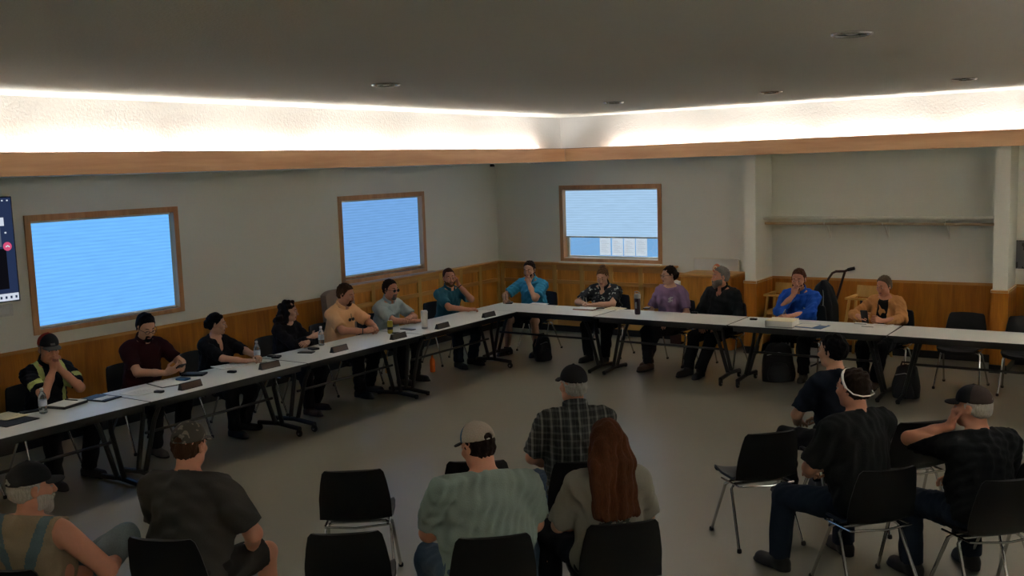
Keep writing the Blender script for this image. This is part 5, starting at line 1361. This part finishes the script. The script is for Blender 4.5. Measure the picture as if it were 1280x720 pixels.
A2 = dict(label='broad man in grey T-shirt with camouflage cap, seen from behind', face=112, top=head_at(236, 527, 1.34), lean=6, hyaw=-6, hpitch=6, hat=.010, w=1.22, girth=1.25, armg=1.15, skin='ruddy', hair='brown', style='short', neckg=1.15,
    cap=dict(mats=[patterned('camouflage', C_(.05, .045, .035), C_(.17, .155, .12), 26, .34)], strap=True),
    shirt=dict(mats=[fab('grey_tee', C_(.060, .057, .052))], sleeve=.85, inf=.017),
    ra=dict(w=(.25, .24, .60), d=(-.4, .8, -.2), n=(-.3, 0, -1), curl=.5, pole=(1, -.6, -.5)), la=dict(w=(-.16, .36, .60), d=(.4, .9, 0), n=(0, 0, -1), curl=.4, pole=(-1, -.5, -.6)),
    rl=dict(a=(.24, .42, .085)), ll=dict(a=(-.22, .42, .085)), trousers=dict(mat=fab('dark_short', C_(.03, .028, .025)), short=True), seed=15)
capw = fab('mesh_white', C_(.46, .41, .35), .2); capb = fab('cap_blue', C_(.07, .15, .26))
A3 = dict(label='heavy man in pale mint T-shirt with white-mesh trucker cap', face=132, top=head_at(592, 527, 1.31), lean=7, hyaw=34, hpitch=16, hat=.012, w=1.28, girth=1.3, armg=1.2, skin='ruddy', hair='dark', style='short', hth=.006, neckg=1.2,
    cap=dict(mats=[capw, capb], matf=lambda q: (q[:, 1] > .022).astype(int), strap=True, visor=fab('visor_dark', C_(.03, .026, .024))),
    shirt=dict(mats=[fab('mint_tee', C_(.245, .315, .285))], sleeve=.78, inf=.018),
    ra=dict(w=(.10, .34, .66), d=(-.7, .6, 0), n=(-.3, 0, -1), curl=.5, pole=(1, -.5, -.5)), la=dict(w=(-.12, .32, .68), d=(.7, .6, 0), n=(0, 0, -1), curl=.4, pole=(-1, -.5, -.5)),
    rl=dict(a=(.24, .36, .085)), ll=dict(a=(-.28, .30, .085)), trousers=dict(mat=fab('blue_denim', C_(.06, .10, .16), .25)), seed=16)
A4 = dict(label='man in dark plaid shirt and black cap with white hair', face=130, top=head_at(716, 456, 1.37), lean=2, hyaw=22, hpitch=2, hat=.012, w=1.12, girth=1.15, skin='ruddy', hair='white', style='short', hth=.009, neckg=1.05,
    cap=dict(mats=[fab('cap_black', C_(.02, .02, .022))], logo=fab('cap_grey', C_(.13, .125, .12))),
    shirt=dict(mats=[patterned('plaid', C_(.016, .020, .018), C_(.20, .21, .19), 17, .3, 'PLAID')], collar=True, sleeve=.86, inf=.018),
    ra=dict(w=(.10, .34, .62), d=(-.7, .6, 0), n=(-.3, 0, -1), curl=.5, pole=(1, -.5, -.5)), la=dict(w=(-.16, .30, .64), d=(.6, .8, -.1), n=(0, 0, -1), curl=.4, pole=(-1, -.6, -.5)),
    rl=dict(a=(.16, .44, .085)), ll=dict(a=(-.20, .40, .085)), trousers=dict(mat=fab('blue_denim', C_(.06, .10, .16), .25)), seed=17)
emb = fab('dark_print', C_(.06, .065, .06))
def m_emb(c, q, X):
    a = np.sqrt((q[:, 0]/.085)**2+((q[:, 2]-.20)/.055)**2); 
    return ((q[:, 1] < -.03) & (a < 1) & (np.sin(q[:, 0]*120+q[:, 2]*90)+np.sin(q[:, 2]*170-q[:, 0]*70) > -.6)).astype(int)
A5 = dict(label='woman with very long brown hair in beige T-shirt', face=134, top=head_at(757, 526, 1.28), lean=3, hyaw=14, hpitch=0, fem=True, w=1.14, girth=1.1, skin='fair', hair='redbrown', style='verylong', hth=.014,
    shirt=dict(mats=[fab('stone_tee', C_(.24, .23, .19)), emb], matf=m_emb, sleeve=.90, inf=.018),
    ra=dict(w=(.10, .32, .62), d=(-.7, .6, 0), n=(-.3, 0, -1), curl=.5, pole=(1, -.5, -.5)), la=dict(w=(-.10, .30, .62), d=(.7, .6, 0), n=(0, 0, -1), curl=.4, pole=(-1, -.5, -.5)),
    rl=dict(a=(.10, .42, .085)), ll=dict(a=(-.26, .42, .14)), trousers=dict(mat=blackfab), shoe=M['shoebrown'], seed=18)
A6 = dict(label='dark haired man in navy T-shirt in profile, farthest audience seat', face=140, top=head_at(1040, 419, 1.33), lean=6, hyaw=26, hpitch=4, w=1.0, girth=1.0, skin='tan', hair='black', style='short', hth=.014, neckg=1.05,
    shirt=dict(mats=[fab('navy_tee', C_(.010, .014, .026))], sleeve=.80),
    ra=dict(w=(.10, .34, .62), d=(-.7, .6, 0), n=(-.3, 0, -1), curl=.5, pole=(1, -.5, -.5)), la=dict(w=(-.14, .34, .62), d=(.6, .8, -.1), n=(0, 0, -1), curl=.4, pole=(-1, -.4, -.6)),
    rl=dict(a=(.14, .44, .085)), ll=dict(a=(-.16, .42, .085)), trousers=dict(mat=blackfab), seed=19)
A7 = dict(label='man in charcoal T-shirt with white sunglasses on his head', face=146, cface=138, top=head_at(1066, 461, 1.35), lean=7, hyaw=14, hpitch=4, w=1.18, girth=1.15, armg=1.1, skin='ruddy', hair='dark', style='short', hth=.010, neckg=1.1, topglasses=True,
    shirt=dict(mats=[fab('charcoal_tee', C_(.012, .013, .013))], sleeve=.85, inf=.017),
    ra=dict(w=(.10, .36, .62), d=(-.7, .6, 0), n=(-.3, 0, -1), curl=.5, pole=(1, -.5, -.5)), la=dict(w=(-.14, .34, .64), d=(.6, .8, -.1), n=(0, 0, -1), curl=.4, pole=(-1, -.5, -.5)),
    rl=dict(a=(.24, .46, .085)), ll=dict(a=(-.30, .44, .085)), trousers=dict(mat=darkjeans), seed=20)
A8 = dict(label='grey haired man in black T-shirt and cap resting chin on fist', face=134, top=head_at(1216, 481, 1.28), lean=10, hyaw=34, hpitch=4, hat=.012, w=1.14, girth=1.15, armg=1.05, skin='ruddy', hair='white', style='short', hth=.009, neckg=1.1,
    cap=dict(mats=[fab('cap_black', C_(.02, .02, .022)), fab('cap_brown', C_(.055, .04, .035))], matf=lambda q: (q[:, 1] < -.02).astype(int)),
    shirt=dict(mats=[fab('black_tee', C_(.006, .007, .008))], sleeve=.85, inf=.017),
    ra=dict(w=(.10, .36, .62), d=(-.7, .6, 0), n=(-.3, 0, -1), curl=.5, pole=(1, -.5, -.5)), la=dict(head=(-.045, .12, -.12), headdir=(.3, -.2, 1), headn=(.4, -.9, 0), curl=.85, pole=(-.8, .5, -.55)),
    rl=dict(a=(.22, .44, .085)), ll=dict(a=(-.20, .42, .085)), trousers=dict(mat=darkjeans), seed=21)
wear = {'P1': 'the man in striped work shirt', 'P2': 'the man in maroon polo', 'P3': 'the woman with tied-back black hair', 'P4': 'the long-haired woman in black sweater', 'P5': 'the man in orange shirt', 'P6': 'the man in grey-blue polo', 'P7': 'the man in dark teal shirt',
        'P8': 'the man in turquoise polo', 'P9': 'the writer in black floral shirt', 'P10': 'the woman in purple T-shirt', 'P11': 'the grey-bearded man in black jacket', 'P12': 'the man in blue pullover', 'P13': 'the woman in tan-orange jacket',
        'A1': 'the man in denim overalls', 'A2': 'the man in grey T-shirt', 'A3': 'the man in mint T-shirt', 'A4': 'the man in plaid shirt', 'A5': 'the very long-haired woman', 'A6': 'the man in navy T-shirt', 'A7': 'the man with white sunglasses on his head', 'A8': 'the man in black cap with raised arm'}
import time as _t
RES = {}
ONLY = None
for k, sp in [(k_, globals()[k_]) for k_ in wear]:
    if ONLY and k not in ONLY: continue
    t0 = _t.time(); r = person(sp); RES[k] = r
    fc = sp.get('cface', sp['face'])
    seat_behind(r, fc, 'black chair that %s sits on' % wear[k])
    print('%s %.1fs origin %s ts %.2f' % (k, _t.time()-t0, np.round(r['origin'], 2), r['ts']))
# things held in hands
def held_pen(r, sd, txt, mat_='whitep'):
    E, W = r['arms'][sd]; a = r['toW'](W); f = r['Rw'] @ unit(W-E); p = a+f*.095+V3(0, 0, .006)
    d = unit(V3(-f[0]*.5, -f[1]*.5, .85)); tip = p-d*.052; tip[2] = max(tip[2], TZ+.004)
    o = MB().tube([(0, 0, 0), tuple(d*.012), tuple(d*.145)], [.0012, .0048, .0048], 8).build('pen', M[mat_], None, True, tuple(tip))
    MB().tube([tuple(d*.10+V3(0, 0, .006)), tuple(d*.14+V3(0, 0, .006))], .0014, 6).build('pocket_clip', M['chrome'], o)
    tag(o, txt, 'pen')
def held_phone(r, sd, txt, fwd=.07, up=.01, tilt=.9, dims=(.075, .15, .011)):
    E, W = r['arms'][sd]; a = r['toW'](W); f = unit(r['Rw'] @ unit(W-E)); p = a+f*fwd+V3(0, 0, up)
    o = MB().b2((-dims[0]/2, -dims[1]/2, -dims[2]/2), (dims[0]/2, dims[1]/2, dims[2]/2), .004).build('smartphone', M['black'], None, True, tuple(p))
    o.rotation_euler = (tilt, 0, r['face']-PI/2)
    MB().b2((-dims[0]/2+.005, -dims[1]/2+.008, dims[2]/2), (dims[0]/2-.005, dims[1]/2-.008, dims[2]/2+.0008)).build('screen', M['lens'], o, False)
    tag(o, txt, 'phone')
if 'P2' in RES:
    r = RES['P2']; p = r['toW']((-.035, .50+.075, TZ+.098))
    o = MB().b2((-.038, -.078, -.0055), (.038, .078, .0055), .004).build('smartphone', M['black'], None, True, tuple(p)); o.rotation_euler = (.55, 0, r['face']-PI/2)
    MB().b2((-.034, -.071, .0055), (.034, .071, .0062)).build('screen', M['lens'], o, False)
    tag(o, 'black phone held in both hands by the man in maroon polo', 'phone')
if 'P5' in RES:
    r = RES['P5']; b_ = r['body']; shp = [c for c in b_.children if c.name.startswith('shirt')][0]
    zz = r['N'][2]-.135
    ok, loc, nrm, _i = shp.ray_cast(Vector((.0, 1.0, zz)), Vector((0, -1, 0)))
    if ok:
        y0 = loc.y+.012; mb = MB()
        for s in (-1, 1): mb.torus((s*.030, y0, zz), .021, .004, Matrix.Rotation(PI/2, 3, 'X'), 20, 6, .8); mb.lathe([(0, -.002), (.020, -.002), (.020, .002), (0, .002)], (s*.030, y0, zz), 16, Matrix.Rotation(PI/2, 3, 'X'))
        mb.tube([(-.012, y0, zz+.006), (.012, y0, zz+.006)], .003, 6); mb.tube([(.0, y0-.004, zz+.07), (.0, y0, zz+.005)], .003, 6)
        o = mb.build('sunglasses', M['lens'], None, True, tuple(r['origin'])); o.rotation_euler.z = r['face']-PI/2
        tag(o, 'dark sunglasses hanging on the chest of the orange shirt', 'sunglasses')
if 'P13' in RES: held_phone(RES['P13'], 1, 'black phone held by the woman in tan-orange jacket', .11, .03, 1.2, (.08, .16, .012))
if 'P9' in RES: held_pen(RES['P9'], 1, 'pen in the hand of the floral shirt writer')
if 'P12' in RES: held_pen(RES['P12'], -1, 'white pen in the hand of the man in blue pullover')
if 'P8' in RES: held_pen(RES['P8'], 1, 'pen in the hand of the man in turquoise polo', 'black')
# ================================================================ CAMERA, SKY, VIEW
cd = bpy.data.cameras.new('camera'); co = bpy.data.objects.new('camera', cd); COL.objects.link(co)
cd.sensor_width = 36; cd.lens = FPX*36/1280; cd.clip_start = .05
mw = Matrix.Identity(4)
for i in range(3): mw[i][0], mw[i][1], mw[i][2], mw[i][3] = RT[i], UP[i], -FW[i], CAM[i]
co.matrix_world = mw; SC.camera = co
wd = bpy.data.worlds.new('sky'); SC.world = wd; wd.use_nodes = True
bg = wd.node_tree.nodes['Background']; bg.inputs[0].default_value = (.26, .55, .95, 1); bg.inputs[1].default_value = .75
sl = bpy.data.lights.new('daylight', 'SUN'); so = bpy.data.objects.new('daylight', sl); COL.objects.link(so); sl.energy = 3.5; sl.angle = .1
so.location = (3, 6, 6); so.rotation_euler = (math.radians(-55), 0, math.radians(12))
SC.view_settings.view_transform = 'Standard'; SC.view_settings.look = 'None'; SC.view_settings.gamma = 1; SC.view_settings.use_curve_mapping = False
SC.view_settings.exposure = 0.1
SC.cycles.use_denoising = True; SC.cycles.sample_clamp_indirect = 0; SC.cycles.sample_clamp_direct = 0; SC.cycles.max_bounces = 10; SC.cycles.diffuse_bounces = 6
